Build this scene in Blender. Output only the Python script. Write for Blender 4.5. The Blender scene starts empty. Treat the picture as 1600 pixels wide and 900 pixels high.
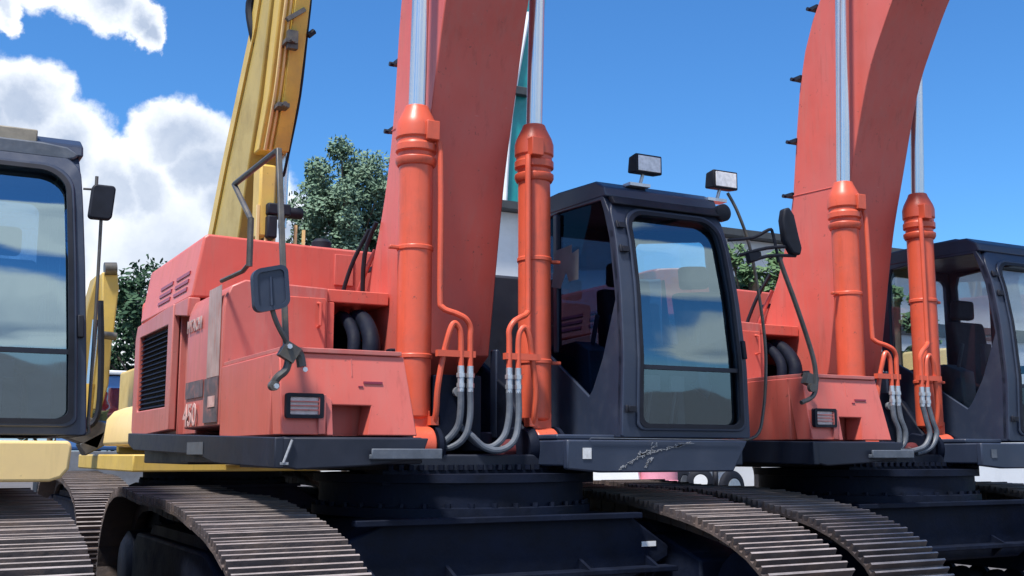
import bpy, bmesh, math, random
from mathutils import Vector, Matrix, noise
R = math.radians
random.seed(7)
S = bpy.context.scene
COL = S.collection

# ------------------------------------------------------------------ camera, sun, sky, exposure
cam = bpy.data.objects.new('camera', bpy.data.cameras.new('camera'))
COL.objects.link(cam); S.camera = cam
cam.data.sensor_width = 36.0; cam.data.lens = 39.375
cam.data.clip_start = 0.05; cam.data.clip_end = 3000
cam.location = (0, 0, 1.5)
cam.rotation_euler = (R(90 + 8.452), 0, R(-28.7))
TO_SUN = Vector((-0.37, -0.225, 0.89)).normalized()
sl = bpy.data.lights.new('sun', 'SUN'); sl.energy = 3.9; sl.angle = R(7); sl.color = (1.0, 0.95, 0.88)
sun = bpy.data.objects.new('sun', sl); COL.objects.link(sun)
sun.rotation_euler = (-TO_SUN).to_track_quat('-Z', 'Y').to_euler()
elev = math.asin(TO_SUN.z); azim = math.atan2(TO_SUN.x, TO_SUN.y)
S.view_settings.view_transform = 'Standard'; S.view_settings.look = 'None'
S.view_settings.exposure = 0.8; S.view_settings.gamma = 1.0
try: S.view_settings.use_curve_mapping = False
except Exception: pass
S.render.engine = 'CYCLES'
S.cycles.max_bounces = 8; S.cycles.transparent_max_bounces = 16

W = bpy.data.worlds.new('World'); S.world = W; W.use_nodes = True
nt = W.node_tree; nt.nodes.clear()
def WN(t, **k):
    n = nt.nodes.new(t)
    for a, b in k.items(): setattr(n, a, b)
    return n
def wl(a, b): nt.links.new(a, b)
def wmath(op, a, b=None, c=None):
    n = WN('ShaderNodeMath', operation=op)
    for i, v in enumerate((a, b, c)):
        if v is None: continue
        if isinstance(v, (int, float)): n.inputs[i].default_value = v
        else: wl(v, n.inputs[i])
    return n.outputs[0]
sky = WN('ShaderNodeTexSky', sky_type='NISHITA', sun_disc=False, sun_elevation=elev, sun_rotation=azim)
sky.air_density = 1.0; sky.dust_density = 0.4; sky.ozone_density = 3.0; sky.altitude = 200
hs = WN('ShaderNodeHueSaturation'); hs.inputs['Saturation'].default_value = 1.12; hs.inputs['Value'].default_value = 1.0
wl(sky.outputs[0], hs.inputs['Color'])
tint = WN('ShaderNodeMix', data_type='RGBA', blend_type='MULTIPLY'); tint.inputs[0].default_value = 1.0
wl(hs.outputs[0], tint.inputs[6]); tint.inputs[7].default_value = (0.50, 0.84, 1.10, 1)
tc = WN('ShaderNodeTexCoord')
sep = WN('ShaderNodeSeparateXYZ'); wl(tc.outputs['Generated'], sep.inputs[0])
hz_ = WN('ShaderNodeMapRange', interpolation_type='SMOOTHSTEP'); wl(sep.outputs['Z'], hz_.inputs[0])
hz_.inputs[1].default_value = -0.02; hz_.inputs[2].default_value = 0.16; hz_.inputs[3].default_value = 0.75; hz_.inputs[4].default_value = 0.0
hmix = WN('ShaderNodeMix', data_type='RGBA'); wl(hz_.outputs[0], hmix.inputs[0]); wl(tint.outputs[2], hmix.inputs[6]); hmix.inputs[7].default_value = (2.6, 3.4, 4.8, 1)
n1 = WN('ShaderNodeTexNoise'); n1.inputs['Scale'].default_value = 11.0; n1.inputs['Detail'].default_value = 10.0; n1.inputs['Roughness'].default_value = 0.62
wl(tc.outputs['Generated'], n1.inputs['Vector'])
sub = WN('ShaderNodeVectorMath', operation='SUBTRACT'); wl(n1.outputs['Color'], sub.inputs[0]); sub.inputs[1].default_value = (0.5, 0.5, 0.5)
sc_ = WN('ShaderNodeVectorMath', operation='SCALE'); wl(sub.outputs[0], sc_.inputs[0]); sc_.inputs['Scale'].default_value = 0.085
add = WN('ShaderNodeVectorMath', operation='ADD'); wl(tc.outputs['Generated'], add.inputs[0]); wl(sc_.outputs[0], add.inputs[1])
# cumulus bank in view, then unseen added clouds: (azimuth from north towards east, elevation, radius) in degrees
clouds = [(4.3, 16.2, 2.7), (2.3, 15.2, 3.8), (6.3, 13.9, 3.1), (8.7, 12.6, 2.6), (12.0, 15.1, 2.6), (13.3, 13.8, 2.8), (10.5, 12.8, 2.6), (14.9, 12.0, 3.6), (5.4, 9.9, 6.2), (11.0, 9.0, 6.2), (16.9, 9.2, 3.6), (-0.4, 11.7, 7.2), (9.1, 20.9, 1.5), (7.7, 21.6, 2.0), (9.7, 20.3, 1.2), (5.5, 22.3, 2.3), (3.4, 20.6, 1.2), (17.8, 11.2, 2.0),
          (-20, 16, 8), (-45, 14, 9), (-70, 18, 11), (100, 12, 7), (128, 20, 11), (142, 27, 10), (138, 10, 6), (155, 20, 12), (178, 12, 9), (200, 22, 12), (230, 14, 9), (265, 18, 10),  # out of view, added to give the cab glass pale reflections
          (168, 34, 9), (215, 40, 10), (140, 45, 8)]
val = None
for az, el, rad in clouds:
    c = (math.sin(R(az)) * math.cos(R(el)), math.cos(R(az)) * math.cos(R(el)), math.sin(R(el)))
    dn = WN('ShaderNodeVectorMath', operation='DISTANCE'); wl(add.outputs[0], dn.inputs[0]); dn.inputs[1].default_value = c
    v = wmath('MULTIPLY_ADD', dn.outputs['Value'], -1.0 / R(rad), 1.0)
    val = v if val is None else wmath('MAXIMUM', val, v)
mask = WN('ShaderNodeMapRange', interpolation_type='SMOOTHSTEP'); wl(val, mask.inputs[0])
mask.inputs[1].default_value = 0.0; mask.inputs[2].default_value = 0.27
n2 = WN('ShaderNodeTexNoise'); n2.inputs['Scale'].default_value = 5.5; n2.inputs['Detail'].default_value = 9.0; n2.inputs['Roughness'].default_value = 0.58
wl(add.outputs[0], n2.inputs['Vector'])
shade = wmath('MULTIPLY_ADD', n2.outputs['Fac'], 1.1, -0.05)
edge = WN('ShaderNodeMapRange'); wl(val, edge.inputs[0]); edge.inputs[1].default_value = 0.1; edge.inputs[2].default_value = 0.75; edge.inputs[3].default_value = 0.55; edge.inputs[4].default_value = 0.0
shade = wmath('ADD', shade, edge.outputs[0])
cr = WN('ShaderNodeValToRGB'); wl(shade, cr.inputs[0])
cr.color_ramp.elements[0].position = 0.36; cr.color_ramp.elements[0].color = (2.7, 3.3, 4.4, 1)
cr.color_ramp.elements[1].position = 0.85; cr.color_ramp.elements[1].color = (6.6, 6.9, 7.3, 1)
wm = WN('ShaderNodeMix', data_type='RGBA'); wl(mask.outputs[0], wm.inputs[0]); wl(hmix.outputs[2], wm.inputs[6]); wl(cr.outputs[0], wm.inputs[7])
bg = WN('ShaderNodeBackground'); bg.inputs['Strength'].default_value = 0.098
wl(wm.outputs[2], bg.inputs['Color'])
wo = WN('ShaderNodeOutputWorld'); wl(bg.outputs[0], wo.inputs['Surface'])

# ------------------------------------------------------------------ materials
def mat(name, col, rough=0.5, metal=0.0, var=0.15, dirt=None, dirt_amt=0.4, scale=3.0, bump=0.0, streak=False, spec=0.5, coat=0.0, wear=0.0, fade=None, island=0.0):
    m = bpy.data.materials.new(name); m.use_nodes = True
    n = m.node_tree.nodes; l = m.node_tree.links; b = n['Principled BSDF']
    b.inputs['Roughness'].default_value = rough; b.inputs['Metallic'].default_value = metal
    b.inputs['Specular IOR Level'].default_value = spec
    b.inputs['Coat Weight'].default_value = coat; b.inputs['Coat Roughness'].default_value = 0.15
    t = n.new('ShaderNodeTexCoord')
    nz = n.new('ShaderNodeTexNoise'); nz.inputs['Scale'].default_value = scale; nz.inputs['Detail'].default_value = 8; nz.inputs['Roughness'].default_value = 0.6
    l.new(t.outputs['Object'], nz.inputs['Vector'])
    r = n.new('ShaderNodeMapRange'); r.inputs[1].default_value = 0.3; r.inputs[2].default_value = 0.7; r.inputs[3].default_value = 1 - var; r.inputs[4].default_value = 1 + var
    l.new(nz.outputs['Fac'], r.inputs[0])
    mx = n.new('ShaderNodeVectorMath'); mx.operation = 'SCALE'; mx.inputs[0].default_value = col; l.new(r.outputs[0], mx.inputs['Scale'])
    out = mx.outputs[0]
    if dirt:
        mp = n.new('ShaderNodeMapping'); mp.inputs['Scale'].default_value = (6, 6, 0.7) if streak else (1, 1, 1)
        l.new(t.outputs['Object'], mp.inputs['Vector'])
        d = n.new('ShaderNodeTexNoise'); d.inputs['Scale'].default_value = scale * 1.3; d.inputs['Detail'].default_value = 9; d.inputs['Roughness'].default_value = 0.68
        l.new(mp.outputs[0], d.inputs['Vector'])
        dr = n.new('ShaderNodeMapRange'); dr.inputs[1].default_value = 0.48; dr.inputs[2].default_value = 0.72; dr.inputs[3].default_value = 0; dr.inputs[4].default_value = dirt_amt
        l.new(d.outputs['Fac'], dr.inputs[0])
        m2 = n.new('ShaderNodeMix'); m2.data_type = 'RGBA'; l.new(dr.outputs[0], m2.inputs[0]); l.new(out, m2.inputs[6]); m2.inputs[7].default_value = (*dirt, 1)
        out = m2.outputs[2]
        rr = n.new('ShaderNodeMapRange'); rr.inputs[3].default_value = rough; rr.inputs[4].default_value = min(1, rough + 0.35)
        l.new(dr.outputs[0], rr.inputs[0]); l.new(rr.outputs[0], b.inputs['Roughness'])
    def layer(out, vec_scale, sc_, lo, hi, amt, colr, detail=10, rough_=0.7):
        mp = n.new('ShaderNodeMapping'); mp.inputs['Scale'].default_value = vec_scale; l.new(t.outputs['Object'], mp.inputs['Vector'])
        d = n.new('ShaderNodeTexNoise'); d.inputs['Scale'].default_value = sc_; d.inputs['Detail'].default_value = detail; d.inputs['Roughness'].default_value = rough_
        l.new(mp.outputs[0], d.inputs['Vector'])
        dr = n.new('ShaderNodeMapRange'); dr.inputs[1].default_value = lo; dr.inputs[2].default_value = hi; dr.inputs[4].default_value = amt; l.new(d.outputs['Fac'], dr.inputs[0])
        m2 = n.new('ShaderNodeMix'); m2.data_type = 'RGBA'; l.new(dr.outputs[0], m2.inputs[0]); l.new(out, m2.inputs[6]); m2.inputs[7].default_value = (*colr, 1)
        return m2.outputs[2]
    if fade: out = layer(out, (1, 1, 1), 0.9, 0.40, 0.68, 0.65, fade, 4, 0.5)
    if wear:
        out = layer(out, (9, 9, 0.9), 1.6, 0.56, 0.80, 0.55*wear, tuple(v*0.35 for v in col))
        out = layer(out, (1, 1, 1), 16.0, 0.645, 0.67, 0.75*wear, (0.10, 0.055, 0.045))
        out = layer(out, (3, 3, 14), 4.0, 0.66, 0.70, 0.5*wear, tuple(min(1, v*0.6+0.25) for v in col))
    if island:
        g = n.new('ShaderNodeNewGeometry'); ir = n.new('ShaderNodeMapRange'); ir.inputs[3].default_value = 1-island; ir.inputs[4].default_value = 1+island
        l.new(g.outputs['Random Per Island'], ir.inputs[0]); sm_ = n.new('ShaderNodeVectorMath'); sm_.operation = 'SCALE'; l.new(out, sm_.inputs[0]); l.new(ir.outputs[0], sm_.inputs['Scale']); out = sm_.outputs[0]
    l.new(out, b.inputs['Base Color'])
    if bump:
        bp = n.new('ShaderNodeBump'); bp.inputs['Strength'].default_value = bump; bp.inputs['Distance'].default_value = 0.02
        nb = n.new('ShaderNodeTexNoise'); nb.inputs['Scale'].default_value = scale * 6; nb.inputs['Detail'].default_value = 5
        l.new(t.outputs['Object'], nb.inputs['Vector']); l.new(nb.outputs['Fac'], bp.inputs['Height'])
        b2 = n.new('ShaderNodeBump'); b2.inputs['Strength'].default_value = 0.22; b2.inputs['Distance'].default_value = 0.04
        nc = n.new('ShaderNodeTexNoise'); nc.inputs['Scale'].default_value = 1.7; nc.inputs['Detail'].default_value = 1.5
        l.new(t.outputs['Object'], nc.inputs['Vector']); l.new(nc.outputs['Fac'], b2.inputs['Height']); l.new(bp.outputs[0], b2.inputs['Normal']); l.new(b2.outputs[0], b.inputs['Normal'])
    return m
def glass(name, tintc, refl=1.0, rough=0.02):
    m = bpy.data.materials.new(name); m.use_nodes = True
    n = m.node_tree.nodes; l = m.node_tree.links; n.clear()
    o = n.new('ShaderNodeOutputMaterial'); mx = n.new('ShaderNodeMixShader')
    tr = n.new('ShaderNodeBsdfTransparent'); tr.inputs[0].default_value = (*tintc, 1)
    gl = n.new('ShaderNodeBsdfGlossy'); gl.inputs['Roughness'].default_value = rough; gl.inputs[0].default_value = (0.70, 0.92, 1.0, 1)
    fr = n.new('ShaderNodeFresnel'); fr.inputs['IOR'].default_value = 1.5
    tcn = n.new('ShaderNodeTexCoord'); nz = n.new('ShaderNodeTexNoise'); nz.inputs['Scale'].default_value = 1.3; nz.inputs['Detail'].default_value = 2
    bp = n.new('ShaderNodeBump'); bp.inputs['Strength'].default_value = 0.05; bp.inputs['Distance'].default_value = 0.1
    l.new(tcn.outputs['Object'], nz.inputs['Vector']); l.new(nz.outputs['Fac'], bp.inputs['Height']); l.new(bp.outputs[0], gl.inputs['Normal'])
    mu = n.new('ShaderNodeMath'); mu.operation = 'MULTIPLY_ADD'; mu.inputs[1].default_value = 1.6 * refl; mu.inputs[2].default_value = 0.05 * refl; mu.use_clamp = True
    l.new(fr.outputs[0], mu.inputs[0]); l.new(mu.outputs[0], mx.inputs[0]); l.new(tr.outputs[0], mx.inputs[1]); l.new(gl.outputs[0], mx.inputs[2])
    l.new(mx.outputs[0], o.inputs[0])
    return m
M = {}
M['orange'] = mat('orange_paint', (0.60, 0.105, 0.075), 0.38, var=0.10, dirt=(0.42, 0.20, 0.16), dirt_amt=0.35, scale=1.6, streak=True, bump=0.03, wear=0.8, fade=(0.60, 0.16, 0.14))
M['orange2'] = mat('orange_cylinder_paint', (0.63, 0.10, 0.048), 0.38, var=0.10, dirt=(0.30, 0.10, 0.08), dirt_amt=0.35, scale=3.0, bump=0.04, wear=0.9)
M['panel'] = mat('weathered_orange_paint', (0.52, 0.12, 0.10), 0.42, var=0.14, dirt=(0.40, 0.24, 0.22), dirt_amt=0.55, scale=1.8, streak=True, bump=0.03, wear=0.8, fade=(0.46, 0.17, 0.15))
M['yellow'] = mat('yellow_paint', (0.62, 0.42, 0.09), 0.42, var=0.10, dirt=(0.42, 0.30, 0.14), dirt_amt=0.4, scale=2.2, wear=0.6, bump=0.03)
M['cream'] = mat('cream_yellow_paint', (0.78, 0.56, 0.24), 0.38, var=0.05, dirt=(0.60, 0.42, 0.22), dirt_amt=0.4, scale=1.5, wear=0.4)
M['ochre'] = mat('ochre_paint', (0.36, 0.25, 0.06), 0.5, var=0.14, dirt=(0.24, 0.17, 0.09), dirt_amt=0.6, scale=1.4, bump=0.04, wear=0.5)
M['black'] = mat('black_paint', (0.008, 0.012, 0.025), 0.55, var=0.25, dirt=(0.022, 0.028, 0.048), dirt_amt=0.5, scale=3.0, bump=0.05)
M['cab'] = mat('dark_cab_paint', (0.023, 0.033, 0.060), 0.42, var=0.12, dirt=(0.055, 0.065, 0.09), dirt_amt=0.45, scale=2.5, bump=0.02)
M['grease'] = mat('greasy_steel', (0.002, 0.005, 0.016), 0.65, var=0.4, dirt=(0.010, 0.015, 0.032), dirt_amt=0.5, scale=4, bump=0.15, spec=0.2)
M['shoe'] = mat('worn_track_steel', (0.072, 0.056, 0.054), 0.65, metal=0.1, var=0.3, dirt=(0.17, 0.115, 0.085), dirt_amt=0.7, scale=4, bump=0.25, island=0.35)
M['tip'] = mat('polished_grouser_edge', (0.33, 0.285, 0.27), 0.5, metal=0.3, var=0.35, scale=6)
M['chrome'] = mat('chrome', (0.66, 0.665, 0.67), 0.27, metal=1.0, var=0.04, scale=2)
M['steel'] = mat('zinc_fitting', (0.55, 0.57, 0.60), 0.35, metal=0.7, var=0.15, scale=9)
M['hose'] = mat('grey_hose', (0.085, 0.10, 0.125), 0.5, var=0.2, dirt=(0.17, 0.18, 0.2), dirt_amt=0.5, scale=12)
M['rubber'] = mat('black_rubber', (0.012, 0.014, 0.022), 0.6, var=0.3, scale=10, spec=0.25)
M['rail'] = mat('dull_metal_rail', (0.10, 0.095, 0.09), 0.45, metal=0.4, var=0.3, dirt=(0.2, 0.16, 0.1), dirt_amt=0.4, scale=8)
M['lens'] = mat('lamp_lens', (0.78, 0.76, 0.77), 0.18, var=0.2, scale=30, spec=0.8)
M['lampglass'] = mat('amber_grey_lamp', (0.66, 0.55, 0.54), 0.25, var=0.2, scale=20)
M['white'] = mat('white_paint', (0.78, 0.79, 0.80), 0.35, var=0.05, dirt=(0.5, 0.5, 0.5), dirt_amt=0.3, scale=2)
M['wall'] = mat('white_render_wall', (0.72, 0.73, 0.74), 0.8, var=0.08, dirt=(0.5, 0.5, 0.48), dirt_amt=0.4, scale=0.6)
M['darktrim'] = mat('dark_roof_trim', (0.05, 0.055, 0.06), 0.6, var=0.2, scale=2)
M['yellow2'] = mat('bright_yellow_paint', (0.70, 0.50, 0.10), 0.4, var=0.12, dirt=(0.45, 0.32, 0.12), dirt_amt=0.5, scale=2.0, wear=0.7)
M['beige'] = mat('dusty_beige_cover', (0.26, 0.23, 0.18), 0.6, var=0.2, dirt=(0.13, 0.12, 0.10), dirt_amt=0.6, scale=6)
M['ochre_shade'] = mat('shaded_yellow_paint', (0.46, 0.33, 0.08), 0.45, var=0.14, dirt=(0.26, 0.19, 0.09), dirt_amt=0.6, scale=1.2, bump=0.04, wear=0.8)  # rear boom: its side's shade put into the colour, plus weathering
M['teal'] = mat('teal_paint', (0.01, 0.30, 0.31), 0.4, var=0.12, dirt=(0.02, 0.14, 0.15), dirt_amt=0.5, scale=1.0)
M['blue'] = mat('blue_paint', (0.08, 0.20, 0.45), 0.4, var=0.1, scale=2)
M['pink'] = mat('faded_pink_plastic', (0.75, 0.30, 0.38), 0.6, var=0.1, scale=4)
M['maroon'] = mat('maroon_paint', (0.25, 0.03, 0.06), 0.4, var=0.1, scale=4)
M['darkred'] = mat('greasy_dark_red', (0.10, 0.015, 0.02), 0.6, var=0.3, scale=12)
M['decal'] = mat('worn_grey_sticker', (0.38, 0.29, 0.28), 0.6, var=0.25, dirt=(0.45, 0.16, 0.13), dirt_amt=0.8, scale=5, streak=True)
M['darkdecal'] = mat('worn_dark_sticker', (0.10, 0.085, 0.10), 0.6, var=0.3, dirt=(0.36, 0.17, 0.16), dirt_amt=0.8, scale=9)
M['paledecal'] = mat('pale_lettering', (0.58, 0.38, 0.36), 0.6, var=0.2, dirt=(0.46, 0.18, 0.16), dirt_amt=0.8, scale=12)
M['label'] = mat('pale_label', (0.62, 0.62, 0.62), 0.5, var=0.2, scale=30)
M['scuff'] = mat('pale_scraped_metal', (0.24, 0.25, 0.27), 0.6, var=0.4, scale=30)
M['seat'] = mat('seat_fabric', (0.06, 0.06, 0.075), 0.85, var=0.2, scale=10)
M['interior'] = mat('grey_interior_trim', (0.16, 0.17, 0.19), 0.7, var=0.2, scale=4)
M['glass'] = glass('cab_glass', (0.72, 0.82, 0.86), 1.8)
M['glassd'] = glass('dark_cab_glass', (0.06, 0.11, 0.20), 0.12)
M['glassc'] = glass('clear_cab_glass', (0.75, 0.80, 0.84), 0.7)
M['glassm'] = glass('tinted_door_glass', (0.16, 0.21, 0.27), 0.8)
M['glassb'] = glass('blue_cab_glass', (0.34, 0.50, 0.66), 3.4)
M['ground'] = mat('yard_ground', (0.11, 0.10, 0.10), 0.95, var=0.25, dirt=(0.065, 0.06, 0.06), dirt_amt=0.8, scale=0.35, bump=0.3)
M['bark'] = mat('bark', (0.12, 0.09, 0.07), 0.9, var=0.3, scale=3, bump=0.4)
def leafmat(name, c1, c2):
    m = bpy.data.materials.new(name); m.use_nodes = True
    n = m.node_tree.nodes; l = m.node_tree.links; b = n['Principled BSDF']; b.inputs['Roughness'].default_value = 0.85; b.inputs['Specular IOR Level'].default_value = 0.12
    g = n.new('ShaderNodeNewGeometry'); r = n.new('ShaderNodeValToRGB'); l.new(g.outputs['Random Per Island'], r.inputs[0])
    r.color_ramp.elements[0].color = (*c1, 1); r.color_ramp.elements[1].color = (*c2, 1); l.new(r.outputs[0], b.inputs['Base Color'])
    return m
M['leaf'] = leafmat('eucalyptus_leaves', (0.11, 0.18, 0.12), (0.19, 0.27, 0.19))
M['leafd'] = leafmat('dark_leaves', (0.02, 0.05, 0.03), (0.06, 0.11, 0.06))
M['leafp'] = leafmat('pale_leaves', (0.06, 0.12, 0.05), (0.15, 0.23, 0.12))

# ------------------------------------------------------------------ mesh helpers
ORG = Vector((3.65, 7.6, 0))          # where a machine's slew centre stands in builder coordinates
class MB:
    def __init__(s): s.v = []; s.f = []
    def add(s, vs, fs):
        k = len(s.v); s.v += [Vector(p) for p in vs]; s.f += [[i + k for i in f] for f in fs]; return s
    def box(s, x0, x1, y0, y1, z0, z1):
        return s.add([(x0,y0,z0),(x1,y0,z0),(x1,y1,z0),(x0,y1,z0),(x0,y0,z1),(x1,y0,z1),(x1,y1,z1),(x0,y1,z1)],
                     [(0,3,2,1),(4,5,6,7),(0,1,5,4),(1,2,6,5),(2,3,7,6),(3,0,4,7)])
    def obox(s, c, size, rot=(0,0,0)):
        from mathutils import Euler
        m = Euler(rot).to_matrix(); c = Vector(c); h = Vector(size) / 2
        vs = [c + m @ Vector((sx*h.x, sy*h.y, sz*h.z)) for sz in (-1,1) for sx, sy in ((-1,-1),(1,-1),(1,1),(-1,1))]
        return s.add(vs, [(0,3,2,1),(4,5,6,7),(0,1,5,4),(1,2,6,5),(2,3,7,6),(3,0,4,7)])
    def prism(s, poly, axis, a, b, fn=None):
        """poly: 2-D points; axis 'x' -> (y,z), 'y' -> (x,z), 'z' -> (x,y)"""
        def mk(p, t):
            q = {'x': (t, p[0], p[1]), 'y': (p[0], t, p[1]), 'z': (p[0], p[1], t)}[axis]
            return fn(q) if fn else q
        n = len(poly); vs = [mk(p, a) for p in poly] + [mk(p, b) for p in poly]
        fs = [list(range(n))[::-1], list(range(n, 2*n))] + [(i, (i+1) % n, (i+1) % n + n, i + n) for i in range(n)]
        return s.add(vs, fs)
    def ring(s, outer, inner, axis, a, b, fn=None):
        def mk(p, t):
            q = {'x': (t, p[0], p[1]), 'y': (p[0], t, p[1]), 'z': (p[0], p[1], t)}[axis]
            return fn(q) if fn else q
        n = len(outer)
        vs = [mk(p, a) for p in outer] + [mk(p, a) for p in inner] + [mk(p, b) for p in outer] + [mk(p, b) for p in inner]
        fs = []
        for i in range(n):
            j = (i+1) % n
            fs += [(i, j, n+j, n+i), (2*n+j, 2*n+i, 3*n+i, 3*n+j), (j, i, 2*n+i, 2*n+j), (n+i, n+j, 3*n+j, 3*n+i)]
        return s.add(vs, fs)
    def cyl(s, p0, p1, r0, r1=None, n=20, caps=True):
        r1 = r0 if r1 is None else r1
        p0 = Vector(p0); p1 = Vector(p1); d = (p1 - p0).normalized()
        a = d.orthogonal().normalized(); b = d.cross(a)
        vs = []
        for p, r in ((p0, r0), (p1, r1)):
            for i in range(n):
                t = 2*math.pi*i/n; vs.append(p + (a*math.cos(t) + b*math.sin(t)) * r)
        fs = [(i, (i+1) % n, (i+1) % n + n, i+n) for i in range(n)]
        if caps: fs += [list(range(n))[::-1], list(range(n, 2*n))]
        return s.add(vs, fs)
    def lathe(s, p0, axis, prof, n=28):
        p0 = Vector(p0); d = Vector(axis).normalized(); a = d.orthogonal().normalized(); b = d.cross(a)
        vs = []
        for h, r in prof:
            for i in range(n):
                t = 2*math.pi*i/n; vs.append(p0 + d*h + (a*math.cos(t) + b*math.sin(t)) * r)
        fs = []
        for k in range(len(prof)-1):
            for i in range(n): fs.append((k*n+i, k*n+(i+1) % n, (k+1)*n+(i+1) % n, (k+1)*n+i))
        fs += [list(range(n))[::-1], [(len(prof)-1)*n+i for i in range(n)]]
        return s.add(vs, fs)
    def tube(s, pts, r, n=10, smooth=6):
        P = [Vector(p) for p in pts]
        if smooth and len(P) > 2:
            Q = []
            for i in range(len(P)-1):
                p0 = P[max(i-1, 0)]; p1 = P[i]; p2 = P[i+1]; p3 = P[min(i+2, len(P)-1)]
                for k in range(smooth):
                    t = k/smooth
                    Q.append(0.5*((2*p1) + (p2-p0)*t + (2*p0-5*p1+4*p2-p3)*t*t + (3*p1-p0-3*p2+p3)*t**3))
            Q.append(P[-1]); P = Q
        up = (P[1]-P[0]).normalized().orthogonal().normalized()
        vs = []
        for i, p in enumerate(P):
            d = (P[min(i+1, len(P)-1)] - P[max(i-1, 0)]).normalized()
            up = (up - d*up.dot(d)).normalized(); b = d.cross(up)
            for k in range(n):
                t = 2*math.pi*k/n; vs.append(p + (up*math.cos(t) + b*math.sin(t)) * r)
        fs = []
        for i in range(len(P)-1):
            for k in range(n): fs.append((i*n+k, i*n+(k+1) % n, (i+1)*n+(k+1) % n, (i+1)*n+k))
        fs += [list(range(n))[::-1], [(len(P)-1)*n+k for k in range(n)]]
        return s.add(vs, fs)
    def build(s, name, m, parent=None, bevel=0.0, seg=2, org=None, angle=35, label=None):
        o0 = ORG if org is None else Vector(org)
        me = bpy.data.meshes.new(name)
        me.from_pydata([tuple(p - o0) for p in s.v], [], s.f)
        bm = bmesh.new(); bm.from_mesh(me); bmesh.ops.recalc_face_normals(bm, faces=bm.faces); bm.to_mesh(me); bm.free()
        for p in me.polygons: p.use_smooth = True
        me.set_sharp_from_angle(angle=R(angle))
        me.materials.append(m)
        o = bpy.data.objects.new(name, me); COL.objects.link(o)
        if parent: o.parent = parent
        elif org is not None: o.location = o0
        if bevel:
            b = o.modifiers.new('Bevel', 'BEVEL'); b.width = bevel; b.segments = seg; b.limit_method = 'ANGLE'; b.angle_limit = R(35); b.harden_normals = False
        if label: o['label'] = label
        return o
def tag(o, label=None, cat=None, group=None, kind=None):
    if label: o['label'] = label
    if cat: o['category'] = cat
    if group: o['group'] = group
    if kind: o['kind'] = kind
    return o
def empty(name, loc):
    o = bpy.data.objects.new(name, None); COL.objects.link(o); o.location = loc; o.empty_display_size = 0.3; return o
KIDS = {}
def copy_tree(o, parent=None):
    c = o.copy(); COL.objects.link(c)
    if parent: c.parent = parent
    for ch in list(o.children): copy_tree(ch, c)
    return c
def rrect(x0, x1, z0, z1, r, n=24, rs=None):
    """rounded rectangle, 4*n points, starting at lower-left corner; rs = radii (ll, lr, ur, ul)"""
    rs = rs or (r, r, r, r); pts = []
    cs = [(x0, z0, 1, 1, 180), (x1, z0, -1, 1, 270), (x1, z1, -1, -1, 0), (x0, z1, 1, -1, 90)]
    h = n//2
    for q, (cx, cz, sx, sz, a0) in enumerate(cs):
        rr = rs[q]; ox, oz = cx + sx*rr, cz + sz*rr
        arc = [(ox + rr*math.cos(R(a0 + 90*i/(h-1))), oz + rr*math.sin(R(a0 + 90*i/(h-1)))) for i in range(h)]
        pts += arc
        nx = cs[(q+1) % 4]; rn = rs[(q+1) % 4]
        a1 = nx[4]; st = (nx[0] + nx[2]*rn + rn*math.cos(R(a1)), nx[1] + nx[3]*rn + rn*math.sin(R(a1)))
        e = arc[-1]
        pts += [(e[0] + (st[0]-e[0])*i/(n-h+1), e[1] + (st[1]-e[1])*i/(n-h+1)) for i in range(1, n-h+1)]
    return pts
def text_mesh(s, size, m, parent, name, loc, rot, sx=1.0, label=None, ext=0.002):
    cu = bpy.data.curves.new(name, 'FONT'); cu.body = s; cu.size = size; cu.extrude = ext; cu.resolution_u = 3; cu.offset = 0.004
    t = bpy.data.objects.new(name, cu); COL.objects.link(t)
    dg = bpy.context.evaluated_depsgraph_get()
    me = bpy.data.meshes.new_from_object(t.evaluated_get(dg)); bpy.data.objects.remove(t)
    from mathutils import Euler
    mt = Matrix.Translation(Vector(loc) - ORG) @ Euler(rot).to_matrix().to_4x4() @ Matrix.Diagonal((sx, 1, 1, 1))
    me.transform(mt); me.materials.clear(); me.materials.append(m); me.name = name
    o = bpy.data.objects.new(name, me); COL.objects.link(o); o.parent = parent
    if label: o['label'] = label
    return o

def onpt(px, py, Y):   # world point at distance Y along north, from the picture position (used once to find real places)
    f_ = 1750.0; yw = R(28.7); pt = R(8.452)
    d0 = Vector((math.sin(yw), math.cos(yw), 0)); r_ = Vector((math.cos(yw), -math.sin(yw), 0)); z_ = Vector((0,0,1))
    dd = d0*math.cos(pt)+z_*math.sin(pt); uu = -d0*math.sin(pt)+z_*math.cos(pt)
    v = dd + r_*((px-800)/f_) - uu*((py-450)/f_); return Vector((0,0,1.5)) + v*(Y/v.y)
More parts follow.
